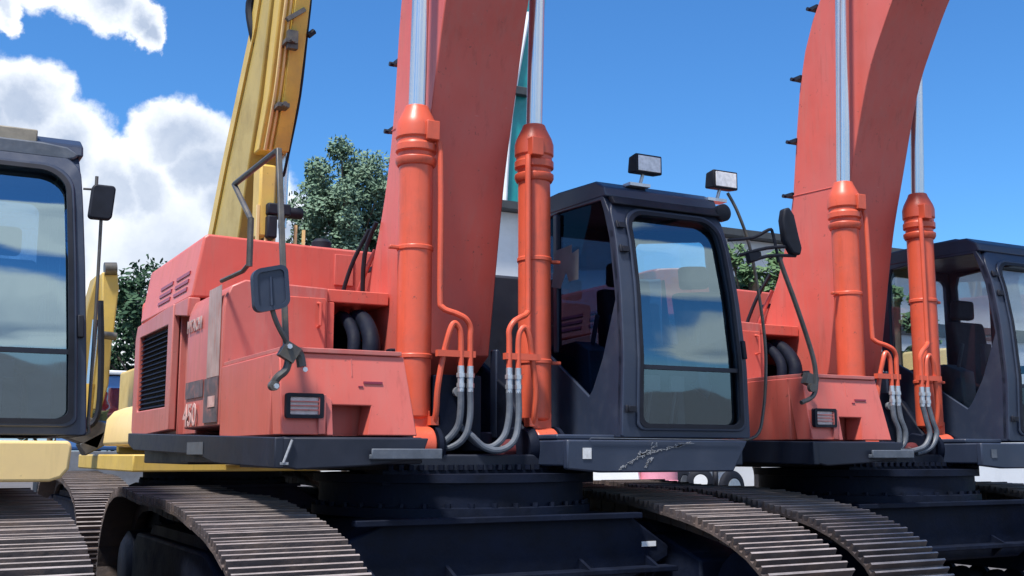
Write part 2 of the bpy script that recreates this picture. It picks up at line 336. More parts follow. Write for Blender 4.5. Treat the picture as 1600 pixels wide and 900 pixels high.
# ------------------------------------------------------------------ undercarriage
def resample(P, step):
    L = [0]
    for i in range(1, len(P)): L.append(L[-1] + math.dist(P[i-1], P[i]))
    n = max(3, round(L[-1]/step)); out = []
    k = 0
    for i in range(n):
        d = L[-1]*i/n
        while L[k+1] < d: k += 1
        t = (d - L[k])/(L[k+1]-L[k]); out.append((P[k][0]+(P[k+1][0]-P[k][0])*t, P[k][1]+(P[k+1][1]-P[k][1])*t))
    return out
def catmull_closed(P, k=8):
    Q = []; n = len(P)
    for i in range(n):
        p0, p1, p2, p3 = [Vector(P[(i+j) % n]) for j in (-1, 0, 1, 2)]
        for q in range(k):
            t = q/k; Q.append(0.5*((2*p1) + (p2-p0)*t + (2*p0-5*p1+4*p2-p3)*t*t + (3*p1-p0-3*p2+p3)*t**3))
    return Q
TRACK = [(8.3,1.19),(7.6,1.185),(7.0,1.155),(6.4,1.07),(6.0,0.98),(5.68,0.84),(5.47,0.66),(5.40,0.45),(5.48,0.24),(5.70,0.09),(6.1,0.035),(7.0,0.03),(8.0,0.03),(8.9,0.03),(9.35,0.09),(9.72,0.28),(9.86,0.58),(9.74,0.92),(9.42,1.15),(8.95,1.22)]
def track_belt(x0, x1, parent):
    path = catmull_closed(TRACK); path.append(path[0])
    pts = resample([tuple(p) for p in path], 0.19)
    n = len(pts); mb = MB(); rnd = random.Random(3); tips = []
    for i in range(n):
        a = Vector(pts[i]); b = Vector(pts[(i+1) % n]); t = (b-a).normalized(); nr = Vector((t.y, -t.x))   # outward
        c = Vector((7.6, 0.6))
        if (a-c).dot(nr) < 0: nr = -nr
        L = (b-a).length*0.985; j = rnd.uniform(-0.004, 0.004)
        prof = [(0, 0), (0, 0.024), (0.008, 0.070), (0.024, 0.070), (0.034, 0.022), (L*0.34, 0.020), (L*0.34+0.008, 0.062), (L*0.34+0.022, 0.062), (L*0.34+0.032, 0.020),
                (L*0.67, 0.020), (L*0.67+0.008, 0.062), (L*0.67+0.022, 0.062), (L*0.67+0.032, 0.018), (L, 0.016), (L, 0)]
        poly = [tuple(a + t*u + nr*(v + j - 0.03)) for u, v in prof]
        f0 = len(mb.f); mb.prism(poly, 'x', x0 + rnd.uniform(-.004, .004), x1 + rnd.uniform(-.004, .004))
        tips += [f0 + 2 + e for e in (2, 6, 10)]
        # chain link under the shoe
        m0 = a + t*L*0.05 - nr*0.045; m1 = a + t*L*0.95 - nr*0.045
        for xc in ((x0+x1)/2 - 0.12, (x0+x1)/2 + 0.12):
            mb.prism([tuple(m0), tuple(m1), tuple(m1 - nr*0.10), tuple(m0 - nr*0.10)], 'x', xc-0.022, xc+0.022)
    o = mb.build('track_belt', M['shoe'], parent, angle=25)
    o.data.materials.append(M['tip'])
    for k in tips: o.data.polygons[k].material_index = 1
    return o
def undercarriage(root):
    for x0, x1, sgn in ((1.53, 2.26, -1), (4.84, 5.57, 1)):
        track_belt(x0, x1, root)
        xc = (x0+x1)/2
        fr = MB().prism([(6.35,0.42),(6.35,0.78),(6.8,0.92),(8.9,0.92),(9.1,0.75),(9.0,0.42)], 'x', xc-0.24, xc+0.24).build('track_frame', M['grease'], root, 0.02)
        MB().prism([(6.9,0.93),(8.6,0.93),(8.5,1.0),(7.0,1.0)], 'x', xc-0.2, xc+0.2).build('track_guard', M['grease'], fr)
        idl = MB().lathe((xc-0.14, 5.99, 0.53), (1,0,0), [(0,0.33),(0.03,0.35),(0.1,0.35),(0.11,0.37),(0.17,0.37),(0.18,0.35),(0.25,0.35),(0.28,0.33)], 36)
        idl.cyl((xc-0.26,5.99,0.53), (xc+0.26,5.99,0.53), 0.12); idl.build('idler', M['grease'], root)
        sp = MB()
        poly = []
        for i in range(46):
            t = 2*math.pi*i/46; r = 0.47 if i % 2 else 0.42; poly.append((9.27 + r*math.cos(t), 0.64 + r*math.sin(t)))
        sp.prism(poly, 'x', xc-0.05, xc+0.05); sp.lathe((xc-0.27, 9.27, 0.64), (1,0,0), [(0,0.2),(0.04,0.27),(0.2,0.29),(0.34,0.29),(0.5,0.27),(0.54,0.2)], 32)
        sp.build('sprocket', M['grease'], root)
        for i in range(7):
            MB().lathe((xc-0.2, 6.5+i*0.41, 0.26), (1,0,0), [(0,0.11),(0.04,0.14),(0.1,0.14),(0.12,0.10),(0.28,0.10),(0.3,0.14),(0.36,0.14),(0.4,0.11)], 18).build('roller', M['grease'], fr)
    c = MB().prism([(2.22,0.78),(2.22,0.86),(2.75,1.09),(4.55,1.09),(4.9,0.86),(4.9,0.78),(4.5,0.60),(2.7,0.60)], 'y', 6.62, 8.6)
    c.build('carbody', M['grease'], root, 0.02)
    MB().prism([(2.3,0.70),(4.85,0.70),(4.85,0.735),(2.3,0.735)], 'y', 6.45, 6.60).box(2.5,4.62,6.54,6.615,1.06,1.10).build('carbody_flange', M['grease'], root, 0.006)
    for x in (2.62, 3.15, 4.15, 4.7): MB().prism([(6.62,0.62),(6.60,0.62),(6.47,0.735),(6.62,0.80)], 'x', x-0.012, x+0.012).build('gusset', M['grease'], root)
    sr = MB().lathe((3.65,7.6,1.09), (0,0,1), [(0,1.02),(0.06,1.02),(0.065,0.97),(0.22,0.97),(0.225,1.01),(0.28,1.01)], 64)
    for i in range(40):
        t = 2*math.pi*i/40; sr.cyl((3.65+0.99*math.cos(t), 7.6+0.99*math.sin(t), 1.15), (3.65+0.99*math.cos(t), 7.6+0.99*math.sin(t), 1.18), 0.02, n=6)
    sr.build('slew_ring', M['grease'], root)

# ------------------------------------------------------------------ cab
CZ0, CZ1 = 1.62, 3.50
def yfront(z):
    pr = [(1.3,6.68),(1.6,6.68),(2.2,6.66),(2.7,6.70),(3.1,6.77),(3.35,6.86),(3.5,6.96),(3.7,7.1)]
    for (a, ya), (b, yb) in zip(pr, pr[1:]):
        if z <= b: return ya + (yb-ya)*(z-a)/(b-a)
    return pr[-1][1]
def xl(z): return 4.55 + 0.04*max(0, (z-1.62)/1.88)
def xr(z): return 5.73 - 0.10*max(0, (z-1.62)/1.88)
def fmap(q):     # q = (u across 0..1, depth behind front skin, z)
    u, d, z = q; return (xl(z) + (xr(z)-xl(z))*u, yfront(z) + d, z)
def make_cab(parent, paint, glassm, visor=True):
    root = MB()
    # front frame ring
    ou = rrect(0, 1, CZ0, 3.44, 0.0, rs=(0.02,0.02,0.16,0.16)); ins = rrect(0.125, 0.93, 1.70, 3.32, 0.0, rs=(0.06,0.06,0.15,0.15))
    root.ring(ou, ins, 'y', 0, 0.07, fmap)
    root.ring(rrect(0.10, 0.955, 1.67, 3.35, 0.0, rs=(0.06,0.06,0.16,0.16)), rrect(0.135, 0.92, 1.71, 3.31, 0.0, rs=(0.06,0.06,0.15,0.15)), 'y', -0.018, 0.0, fmap)
    # side frames (right side of the machine faces the boom)
    for side in (0, 1):
        w = 0.05 if side == 0 else -0.05
        prof = [(yfront(1.62)+0.02,1.62),(yfront(2.0)+.02,2.0),(yfront(2.2)+.02,2.2),(yfront(2.7)+.02,2.7),(yfront(3.1)+.02,3.1),(yfront(3.3)+.02,3.3),(yfront(3.44)+.04,3.46),(7.6,3.52),(8.1,3.50),(8.16,3.3),(8.16,2.5),(8.1,1.62)]
        win = [(7.12,1.93),(7.07,1.98),(6.94,2.2),(6.775,2.62),(6.86,3.1),(6.93,3.3),(6.98,3.41),(7.6,3.43),(8.0,3.40),(8.04,3.3),(8.04,2.45),(7.70,2.28)]
        def sm(q, side=side): return ((xl(q[2]) + q[0]) if side == 0 else (xr(q[2]) + q[0]), q[1], q[2])
        root.ring(prof, win, 'x', 0, w, sm)
        root.box(xl(2.4) + 0.004 if side == 0 else xr(2.4)-0.05, xl(2.4)+0.05 if side == 0 else xr(2.4)-0.004, 7.60, 7.66, 2.3, 3.42)
    gk = MB()
    gk.ring(rrect(0.118, 0.937, 1.69, 3.33, 0.0, rs=(0.06,0.06,0.155,0.155)), rrect(0.142, 0.912, 1.72, 3.30, 0.0, rs=(0.06,0.06,0.14,0.14)), 'y', -0.024, 0.0, fmap)
    # rear wall
    root.ring(rrect(4.60,5.66,1.62,3.48,0.05), rrect(4.72,5.54,2.35,3.36,0.08), 'y', 8.11, 8.16)
    root.box(4.60,5.68,6.74,8.1,1.62,1.66)
    # middle crossbar and lower cowl lines
    cab = root.build('cab', paint, parent, 0.008)
    gk.build('window_seal', M['rubber'], cab)
    for z in (3.17, 2.98, 1.80):
        MB().prism([(0.03,z),(0.085,z),(0.085,z+0.045),(0.03,z+0.045)], 'y', -0.03, 0.0, fmap).cyl(fmap((0.02,-0.02,z-0.005)), fmap((0.02,-0.02,z+0.05)), 0.012, n=8).build('hinge', M['rubber'], cab, 0.004)
    MB().prism([(0.955,2.22),(0.985,2.22),(0.985,2.36),(0.955,2.36)], 'y', -0.035, 0.0, fmap).build('door_handle', M['rubber'], cab, 0.006)
    MB().prism([(0.12,2.115),(0.93,2.115),(0.93,2.145),(0.12,2.145)], 'y', -0.012, 0.05, fmap).build('crossbar', M['black'], cab)
    # roof
    rf = MB().prism([(6.95,3.47),(6.90,3.41),(7.02,3.55),(7.6,3.60),(8.1,3.58),(8.19,3.50),(8.16,3.45)], 'x', 4.60, 5.64)
    rf = MB().prism([(6.90,3.43),(6.93,3.51),(7.05,3.575),(7.6,3.60),(8.1,3.58),(8.19,3.50),(8.16,3.45)], 'x', 4.585, 5.655)
    rf.box(4.75,5.5,7.3,7.9,3.60,3.63)
    rf.build('roof', paint, cab, 0.03, 3)
    # glass
    def pane(z0, z1, d, name, r):
        pts = rrect(0.12, 0.935, z0, z1, 0.0, rs=r)
        vs = [fmap((p[0], d, p[1])) for p in pts]
        m = MB(); n = len(pts); c = [fmap((0.52, d, z)) for z in (z0+0.05, (z0+z1)/2, z1-0.1)]
        # strip rows keep the curvature of the pane
        rows = 14; cols = 8; vv = []; 
        for i in range(rows+1):
            z = z0 + (z1-z0)*i/rows
            for j in range(cols+1): vv.append(fmap((0.125 + 0.805*j/cols, d, z)))
        ff = [(i*(cols+1)+j, i*(cols+1)+j+1, (i+1)*(cols+1)+j+1, (i+1)*(cols+1)+j) for i in range(rows) for j in range(cols)]
        m.add(vv, ff); return m.build(name, glassm, cab)
    pane(1.70, 2.118, 0.03, 'lower_windscreen', (0.05,0.05,0.01,0.01))
    pane(2.142, 3.32, 0.035, 'windscreen', (0.01,0.01,0.15,0.15))
    for side in (0, 1):
        x = (lambda z: xl(z)+0.02) if side == 0 else (lambda z: xr(z)-0.02)
        win = [(7.12,1.92),(6.93,2.2),(6.765,2.62),(6.85,3.1),(6.97,3.42),(7.6,3.44),(8.01,3.41),(8.05,3.3),(8.05,2.44),(7.70,2.27)]
        MB().add([(x(z), y, z) for y, z in win], [list(range(len(win)))]).build('side_window', M['glassd'] if side == 0 else M['glassm'], cab)
    MB().add([(4.71,8.13,2.34),(5.55,8.13,2.34),(5.55,8.13,3.37),(4.71,8.13,3.37)], [(0,1,2,3)]).build('rear_window', glassm, cab)
    # seat, consoles, steering column
    st = MB().prism([(7.28,2.05),(7.28,2.17),(7.75,2.15),(7.80,2.2),(7.90,2.85),(8.02,2.85),(7.98,2.1),(7.9,2.02)], 'x', 5.02, 5.50, lambda q: (q[0], q[1]-0.28, q[2]))
    st.prism([(7.64,2.88),(7.64,3.08),(7.74,3.08),(7.75,2.88)], 'x', 5.12, 5.40); st.box(5.1,5.42,7.15,7.6,1.66,2.04)
    st.prism([(7.15,2.30),(7.15,2.38),(7.62,2.40),(7.62,2.30)], 'x', 5.50, 5.57)
    st.build('seat', M['seat'], cab, 0.04, 3)
    cs = MB().prism([(7.2,1.66),(7.25,2.3),(7.45,2.38),(7.9,2.35),(8.0,1.66)], 'x', 4.64, 4.84).prism([(7.3,1.66),(7.35,2.3),(7.9,2.3),(8.0,1.66)], 'x', 5.46, 5.6)
    cs.cyl((4.74,7.35,2.35),(4.76,7.3,2.58),0.018).cyl((5.53,7.42,2.3),(5.52,7.38,2.55),0.018).box(4.70,4.80,7.0,7.06,2.25,2.55)
    cs.cyl((5.05,7.1,1.66),(5.05,7.0,2.05),0.015).cyl((5.28,7.1,1.66),(5.28,7.0,2.05),0.015).box(4.98,5.12,6.98,7.0,1.98,2.1).box(5.21,5.35,6.98,7.0,1.98,2.1)
    cs.build('console', M['interior'], cab, 0.015)
    return cab

# ------------------------------------------------------------------ boom and cylinders
FRONT = [(7.66,2.25),(7.52,3.0),(7.40,3.6),(7.26,4.1),(7.02,4.9),(6.80,5.35),(6.48,5.85),(5.95,6.45),(5.2,7.0),(4.2,7.5),(2.4,7.95)]
BACK = [(8.95,2.15),(8.60,2.7),(8.22,3.4),(8.02,4.1),(7.90,5.0),(7.74,5.6),(7.48,6.05),(6.95,6.75),(6.0,7.45),(4.7,8.1),(2.6,8.8)]
def boom_outline():
    f = [Vector(p) for p in FRONT]; b = [Vector(p) for p in BACK]
    def cm(P, k=5):
        Q = []
        for i in range(len(P)-1):
            p0 = P[max(i-1,0)]; p1 = P[i]; p2 = P[i+1]; p3 = P[min(i+2,len(P)-1)]
            for q in range(k):
                t = q/k; Q.append(0.5*((2*p1)+(p2-p0)*t+(2*p0-5*p1+4*p2-p3)*t*t+(3*p1-p0-3*p2+p3)*t**3))
        return Q + [P[-1]]
    return cm(f), cm(b)
def make_boom(root, paint, pipes=True):
    f, b = boom_outline(); x0, x1 = 3.31, 3.99
    poly = [tuple(p) for p in f] + [tuple(p) for p in reversed(b)] + [(8.98,1.95),(8.75,1.80),(8.45,1.86),(8.0,2.05)]
    m = MB()
    n = len(f); vs = []; 
    # side plates as quad strips, flange plates between: front, back
    def q(x, y, z): vs.append((x, y, z)); return len(vs)-1
    ids = {}
    for k, x in enumerate((x0, x1)):
        for i in range(n): ids[(k,'f',i)] = q(x, f[i].x, f[i].y); ids[(k,'b',i)] = q(x, b[i].x, b[i].y)
    fs = []
    for i in range(n-1):
        fs += [(ids[(0,'f',i)], ids[(0,'b',i)], ids[(0,'b',i+1)], ids[(0,'f',i+1)]), (ids[(1,'f',i)], ids[(1,'f',i+1)], ids[(1,'b',i+1)], ids[(1,'b',i)]),
               (ids[(0,'f',i)], ids[(0,'f',i+1)], ids[(1,'f',i+1)], ids[(1,'f',i)]), (ids[(0,'b',i)], ids[(1,'b',i)], ids[(1,'b',i+1)], ids[(0,'b',i+1)])]
    fs += [(ids[(0,'f',n-1)], ids[(0,'b',n-1)], ids[(1,'b',n-1)], ids[(1,'f',n-1)])]
    foot = [(8.98,1.95),(8.75,1.80),(8.45,1.86),(8.0,2.05)]
    fi = {}
    for k, x in enumerate((x0, x1)):
        for j, (y, z) in enumerate(foot): fi[(k,j)] = q(x, y, z)
    for k in (0, 1): fs.append([ids[(k,'f',0)], ids[(k,'b',0)]] + [fi[(k,j)] for j in range(4)])
    lp = [('b',)] 
    seq0 = [ids[(0,'b',0)]] + [fi[(0,j)] for j in range(4)] + [ids[(0,'f',0)]]; seq1 = [ids[(1,'b',0)]] + [fi[(1,j)] for j in range(4)] + [ids[(1,'f',0)]]
    for j in range(5): fs.append((seq0[j], seq0[j+1], seq1[j+1], seq1[j]))
    m.add(vs, fs)
    bo = m.build('boom', paint, root, 0.008)
    for zz in (4.02, 5.95):
        yf = [p for p in f if p.y <= zz][-1].x; yb = [p for p in b if p.y <= zz][-1].x
        MB().tube([(x0-0.001, yb-0.02, zz+0.03), (x0-0.001, yf-0.002, zz), (x1, yf-0.002, zz)], 0.006, 6, 0).build('weld_seam', paint, bo)
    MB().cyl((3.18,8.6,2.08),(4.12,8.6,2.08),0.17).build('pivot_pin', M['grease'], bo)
    if pipes:
        pp = MB()
        for k, off in enumerate((0.05, 0.11)):
            for xx in (3.40 + k*0.10, 3.86 - k*0.1):
                pp.tube([(xx, p.x + off*0.9 + 0.03, p.y + off*0.3) for p in b[3:48:3]], 0.02, 8, 0)
        pp.build('boom_pipe', paint, bo)
        for zz in (3.0, 4.08, 4.62, 5.25, 5.9):
            yb = [p for p in b if p.y <= zz][-1].x
            MB().box(3.33, 3.60, yb+0.02, yb+0.13, zz-0.015, zz+0.02).cyl((3.34,yb+0.12,zz),(3.30,yb+0.12,zz),0.02,n=8).build('pipe_clamp', M['black'], bo)
    return bo
def make_cylinder(root, xc, paint, inner):
    """boom cylinder standing upright; inner = direction (+1/-1) towards the boom"""
    y = 7.22
    c = MB()
    c.lathe((xc, y, 1.74), (0,0,1), [(0,0.10),(0.02,0.123),(1.82,0.123),(1.83,0.123)], 36)
    c.lathe((xc, y, 3.545), (0,0,1), [(0,0.135),(0.03,0.15),(0.06,0.15),(0.065,0.128),(0.10,0.128),(0.105,0.15),(0.16,0.15),(0.165,0.138),(0.20,0.138),(0.205,0.15),(0.29,0.15),(0.34,0.135),(0.42,0.095),(0.45,0.085)], 36)
    c.prism([(xc-0.085,1.80),(xc+0.085,1.80),(xc+0.085,1.55),(xc+0.06,1.47),(xc,1.43),(xc-0.06,1.47),(xc-0.085,1.55)], 'y', y-0.10, y+0.10)
    c.box(xc + inner*0.06-0.05, xc+inner*0.06+0.05, y-0.17, y-0.08, 3.72, 3.86)
    for z in (2.16, 2.93): c.lathe((xc,y,z), (0,0,1), [(0,0.123),(0.001,0.131),(0.035,0.131),(0.036,0.123)], 32).box(xc-inner*0.17-0.03, xc-inner*0.17+0.05, y-0.02, y+0.02, z+0.005, z+0.03)
    c.lathe((xc-0.09, 7.12, 1.56), (1,0,0), [(0,0.115),(0.01,0.13),(0.17,0.13),(0.18,0.115)], 28)
    cy = c.build('boom_cylinder', paint, root, 0.006)
    MB().cyl((xc,y,3.9),(xc,y-0.12,6.35),0.062,n=32).build('cylinder_rod', M['chrome'], cy)
    MB().lathe((xc-0.16,7.13,1.55),(1,0,0),[(0,0.05),(0.0,0.13),(0.05,0.15),(0.065,0.15)],24).lathe((xc+0.10,7.13,1.55),(1,0,0),[(0,0.15),(0.03,0.15),(0.06,0.12)],24).cyl((xc-0.1,7.13,1.55),(xc+0.1,7.13,1.55),0.06).build('foot_pin', M['grease'], cy)
    s = inner
    # long pipe from the head down the tube, then out towards the middle
    p = MB()
    X = lambda d: xc + s*d
    p.tube([(X(0.12),7.10,3.72),(X(0.13),7.085,3.60),(X(0.135),7.08,3.2),(X(0.135),7.08,2.62),(X(0.15),7.07,2.52),(X(0.24),7.02,2.475),(X(0.30),7.0,2.44),(X(0.335),7.0,2.38),(X(0.335),7.0,2.30),(X(0.335),7.0,2.10)], 0.021, 10, 5)
    p.tube([(X(0.10),7.08,1.72),(X(0.10),7.05,1.80),(X(0.10),7.03,1.95),(X(0.13),7.02,2.15),(X(0.165),7.0,2.32),(X(0.20),7.0,2.40),(X(0.235),7.0,2.39),(X(0.26),7.0,2.32),(X(0.262),7.0,2.10)], 0.021, 10, 5)
    p.box(min(X(0.08),X(0.37)), max(X(0.08),X(0.37)), 6.985, 7.03, 2.17, 2.215).box(X(0.1)-.035, X(0.1)+.035, 7.06, 7.14, 1.70, 1.76)
    p.build('cylinder_pipe', paint, cy)
    for dx in (0.262, 0.335):
        MB().cyl((X(dx),7.0,2.11),(X(dx),7.0,1.93),0.024,n=12).cyl((X(dx),7.0,2.06),(X(dx),7.0,2.03),0.031,n=6).cyl((X(dx),7.0,1.99),(X(dx),7.0,1.96),0.029,n=6).build('hose_fitting', M['steel'], cy)
    return cy

# ------------------------------------------------------------------ the orange machine
def louvres(mb, y0, y1, z0, z1, n, x, lean=0.0):
    for i in range(n):
        z = z0 + (z1-z0)*(i+0.5)/n; dx = lean*(z-z0)
        mb.prism([(x+dx,z-0.4*(z1-z0)/n),(x+dx+0.03,z+0.35*(z1-z0)/n),(x+dx+0.036,z+0.35*(z1-z0)/n),(x+dx+0.006,z-0.4*(z1-z0)/n)], 'y', y0, y1)
def make_orange():
    root = empty('excavator', ORG)
    undercarriage(root)
    P = M['orange']; PN = M['panel']; K = M['black']
    # --- swing frame / deck
    d = MB()
    d.prism([(2.02,6.52),(2.93,6.52),(2.93,9.2),(2.02,9.2)], 'z', 1.44, 1.605)
    d.prism([(2.93,7.35),(3.05,7.0),(4.52,7.0),(4.52,10.8),(2.93,10.8)], 'z', 1.38, 1.50)
    d.prism([(2.08,9.2),(5.5,9.2),(5.5,11.2),(2.3,11.2),(2.08,11.0)], 'z', 1.42, 1.60)
    fr = d.build('swing_frame', K, root, 0.012)
    # front skirt under the tank, side skirt running back
    MB().prism([(2.0,1.60),(2.0,1.43),(2.1,1.41),(2.55,1.43),(2.9,1.47),(2.95,1.60)], 'y', 6.47, 6.52).build('front_skirt', K, fr, 0.01)
    MB().prism([(6.47,1.42),(6.47,1.60),(11.2,1.70),(11.2,1.60),(10.9,1.54),(8.4,1.50),(7.9,1.44)], 'x', 1.96, 2.02).build('side_skirt', M['black'], fr, 0.008)
    MB().box(1.955,1.957,8.2,8.7,1.50,1.59).build('skirt_plate', M['hose'], fr)
    MB().box(2.55,3.02,6.44,6.80,1.47,1.50).box(2.55,3.02,6.42,6.44,1.47,1.535).build('step_plate', M['hose'], fr, 0.006)
    # boom bracket plates
    for x in (3.20, 4.03):
        MB().prism([(7.25,1.42),(7.10,1.50),(7.15,1.62),(7.45,2.0),(8.2,2.35),(8.7,2.45),(8.95,2.3),(9.1,1.42)], 'x', x, x+0.07).build('boom_bracket', M['grease'], fr, 0.015)
    for x in (3.18, 4.16):
        MB().prism([(7.16,1.42),(7.12,1.58),(7.18,1.68),(7.32,1.70),(7.46,1.62),(7.6,1.42)], 'x', x-0.16, x-0.10).prism([(7.16,1.42),(7.12,1.58),(7.18,1.68),(7.32,1.70),(7.46,1.62),(7.6,1.42)], 'x', x+0.10, x+0.16).build('cylinder_bracket', M['grease'], fr, 0.012)
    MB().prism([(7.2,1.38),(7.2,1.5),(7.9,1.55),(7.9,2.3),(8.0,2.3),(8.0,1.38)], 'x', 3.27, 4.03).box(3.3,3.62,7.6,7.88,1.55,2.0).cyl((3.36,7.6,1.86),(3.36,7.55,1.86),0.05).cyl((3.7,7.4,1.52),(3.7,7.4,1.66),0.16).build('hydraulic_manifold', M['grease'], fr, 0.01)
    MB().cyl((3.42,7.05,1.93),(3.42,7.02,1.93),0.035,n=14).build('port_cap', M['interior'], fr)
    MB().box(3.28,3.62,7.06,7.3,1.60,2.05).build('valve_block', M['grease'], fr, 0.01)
    MB().cyl((3.98,7.30,1.53),(3.84,7.22,1.52),0.085,0.05,n=20).build('pin_cover', M['darkred'], fr, 0.01)
    bt = MB()
    for i in range(22): bt.cyl((2.9+i*0.075,6.98,1.395),(2.9+i*0.075,6.98,1.43),0.022,n=6)
    bt.box(2.85,4.5,6.985,7.3,1.30,1.395).build('bolt_row', M['grease'], fr)
    # --- front tank box with a step notch
    tb = MB()
    out = [(2.02,1.615),(2.335,1.615),(2.335,1.80),(2.60,1.80),(2.565,1.615),(2.90,1.615),(2.84,2.12),(2.02,2.12)]
    def lean(q): return (q[0], q[1] + 0.19*(q[2]-1.61), q[2])
    tb.prism(out, 'y', 6.54, 6.72, lean)
    tb.box(2.02,2.84,6.79,8.0,1.615,2.12)
    tk = tb.build('tank_box', P, root, 0.008)
    MB().box(2.30,2.66,6.775,6.788,1.615,1.83).build('step_recess', P, tk)
    MB().box(2.03,2.82,6.62,6.66,2.122,2.15).box(2.03,2.06,6.6,8.0,2.122,2.15).box(2.03,2.8,6.62,7.98,2.12,2.128).build('tank_lip', PN, tk, 0.004)
    MB().box(2.245,2.29,6.528,6.56,1.62,1.86).prism([(2.29,1.865),(2.34,1.83),(2.34,1.615),(2.30,1.615)], 'y', 6.53, 6.56, lean).build('step_side_rib', PN, tk, 0.004)
    l = MB(); l.ring(rrect(2.04,2.275,1.715,1.865,0.015), rrect(2.065,2.25,1.735,1.845,0.01), 'y', 6.525, 6.565).build('lamp_frame', M['rubber'], tk)
    MB().box(2.065,2.25,6.545,6.57,1.735,1.845).build('front_lamp', M['lampglass'], tk, 0.006)
    lb = MB()
    for z in (1.765, 1.79, 1.815): lb.box(2.06,2.255,6.53,6.538,z-0.004,z+0.004)
    lb.build('lamp_guard', PN, tk)
    MB().box(2.555,2.68,6.594,6.61,1.938,1.952).box(2.52,2.55,6.591,6.61,1.915,1.923).build('warning_sticker', M['maroon'], tk)
    MB().tube([(2.48,6.632,2.1),(2.48,6.609,1.98)],0.004,5,0).build('panel_seam', M['panel'], tk)
    # --- upper tank with rounded shoulder
    ub = MB().prism([(2.02,1.70),(2.80,1.62),(2.80,2.74),(2.17,2.76),(2.07,2.71),(2.03,2.62),(2.02,2.55)], 'y', 8.0, 9.12)
    up = ub.build('side_cover', PN, root, 0.012)
    MB().box(2.45,2.78,7.985,8.0,2.2,2.66).build('cover_door', P, up, 0.006)
    MB().tube([(2.72,7.985,2.62),(2.72,7.93,2.61),(2.72,7.93,2.45),(2.72,7.985,2.44)],0.012,8,0).build('door_handle', P, up)
    # stickers on the side cover
    MB().box(2.012,2.016,8.06,8.42,2.06,2.72).build('grey_sticker', M['decal'], up)
    MB().box(2.008,2.016,8.06,8.46,1.73,2.055).build('dark_sticker', M['darkdecal'], up)
    MB().box(2.010,2.016,8.52,9.08,1.93,2.06).build('dark_sticker', M['darkdecal'], up)
    MB().box(2.004,2.007,8.12,8.32,1.84,1.92).build('white_sticker', M['paledecal'], up)
    # --- radiator side
    rad = MB()
    rad.ring([(9.62,1.70),(9.62,2.76),(11.2,2.72),(11.28,2.6),(11.28,1.72),(11.2,1.66)], [(9.80,1.90),(9.80,2.60),(11.05,2.60),(11.06,2.55),(11.06,1.95),(11.05,1.90)], 'x', 2.0, 2.06)
    rad.box(2.12,2.9,9.14,9.62,1.66,2.74).box(2.07,4.6,9.62,11.24,1.66,2.74).prism([(9.12,2.60),(9.62,2.66),(9.62,2.76),(9.12,2.76)],'x',2.01,2.11)
    rd = rad.build('radiator_cover', PN, root, 0.01)
    MB().box(2.05,2.065,9.80,11.06,1.90,2.60).build('grille_backing', M['rubber'], rd)
    g = MB(); louvres(g, 9.81, 11.05, 1.91, 2.59, 16, 2.012); g.build('grille', M['grease'], rd)
    # --- hood
    h = MB().prism([(2.04,2.765),(4.60,2.765),(4.60,3.24),(4.55,3.26),(3.0,3.28),(2.16,3.30),(2.12,3.27)], 'y', 9.15, 11.3)
    hd = h.build('engine_hood', P, root, 0.02, 3)
    v = MB()
    for zi, z in enumerate((2.86, 2.93, 3.0)):
        for y0 in (9.35, 10.0):
            x = 2.04 + 0.08*(z-2.765)/0.5 - 0.004
            v.obox((x, y0+0.27, z), (0.012, 0.5, 0.03), (0, R(8), 0))
    v.build('hood_vent', M['maroon'], hd)
    MB().prism([(3.25,2.95),(3.25,3.22),(3.42,3.22),(3.42,2.95)], 'y', 9.13, 9.15).build('hood_latch', P, hd, 0.004)
    MB().box(2.81,4.05,9.05,9.14,1.6,2.74).box(2.80,3.30,8.02,9.05,2.64,2.74).box(2.80,2.86,8.02,9.05,1.6,2.64).build('bulkhead', P, root, 0.008)
    MB().lathe((3.25,9.5,3.28),(0,0,1),[(0,0.09),(0.1,0.09),(0.13,0.06)],20).build('air_intake', M['rubber'], hd)
    MB().box(4.62,5.45,9.0,11.25,1.6,3.14).build('hydraulic_compartment', K, root, 0.03)
    # --- counterweight
    c = MB().prism([(2.05,11.3),(2.12,11.6),(2.6,11.95),(3.65,12.1),(4.7,11.95),(5.2,11.6),(5.28,11.3)], 'z', 1.55, 3.0).build('counterweight', P, root, 0.06, 3)
    # --- hose bundle beside the boom foot
    for x, r_, dy in ((2.98, 0.05, 0.0), (3.09, 0.065, -0.06), (3.19, 0.04, 0.1)):
        MB().tube([(x,8.8,2.2),(x,8.5,2.45),(x+0.01,8.2+dy,2.55),(x+0.02,7.98+dy,2.40),(x,7.93+dy,2.2),(x,8.05,1.9)],r_,12,5).build('return_hose', M['grease'], root)
    MB().tube([(3.25,8.4,1.9),(3.27,8.45,2.3),(3.22,8.62,2.6),(3.26,8.5,2.9),(3.34,8.42,3.15)],0.02,8,5).cyl((3.26,8.5,2.62),(3.26,8.47,2.75),0.03,n=8).build('boom_feed_pipe', P, root)
    MB().tube([(3.17,8.35,1.95),(3.17,8.5,2.35),(3.12,8.62,2.65),(3.16,8.5,3.0),(3.26,8.36,3.3)],0.018,8,5).cyl((3.13,8.6,2.6),(3.13,8.57,2.75),0.03,n=8).build('boom_feed_pipe', M['rubber'], root)
    # --- boom, cylinders, hoses
    make_boom(root, P)
    make_cylinder(root, 3.165, M['orange2'], +1)
    make_cylinder(root, 4.145, M['orange2'], -1)
    return root
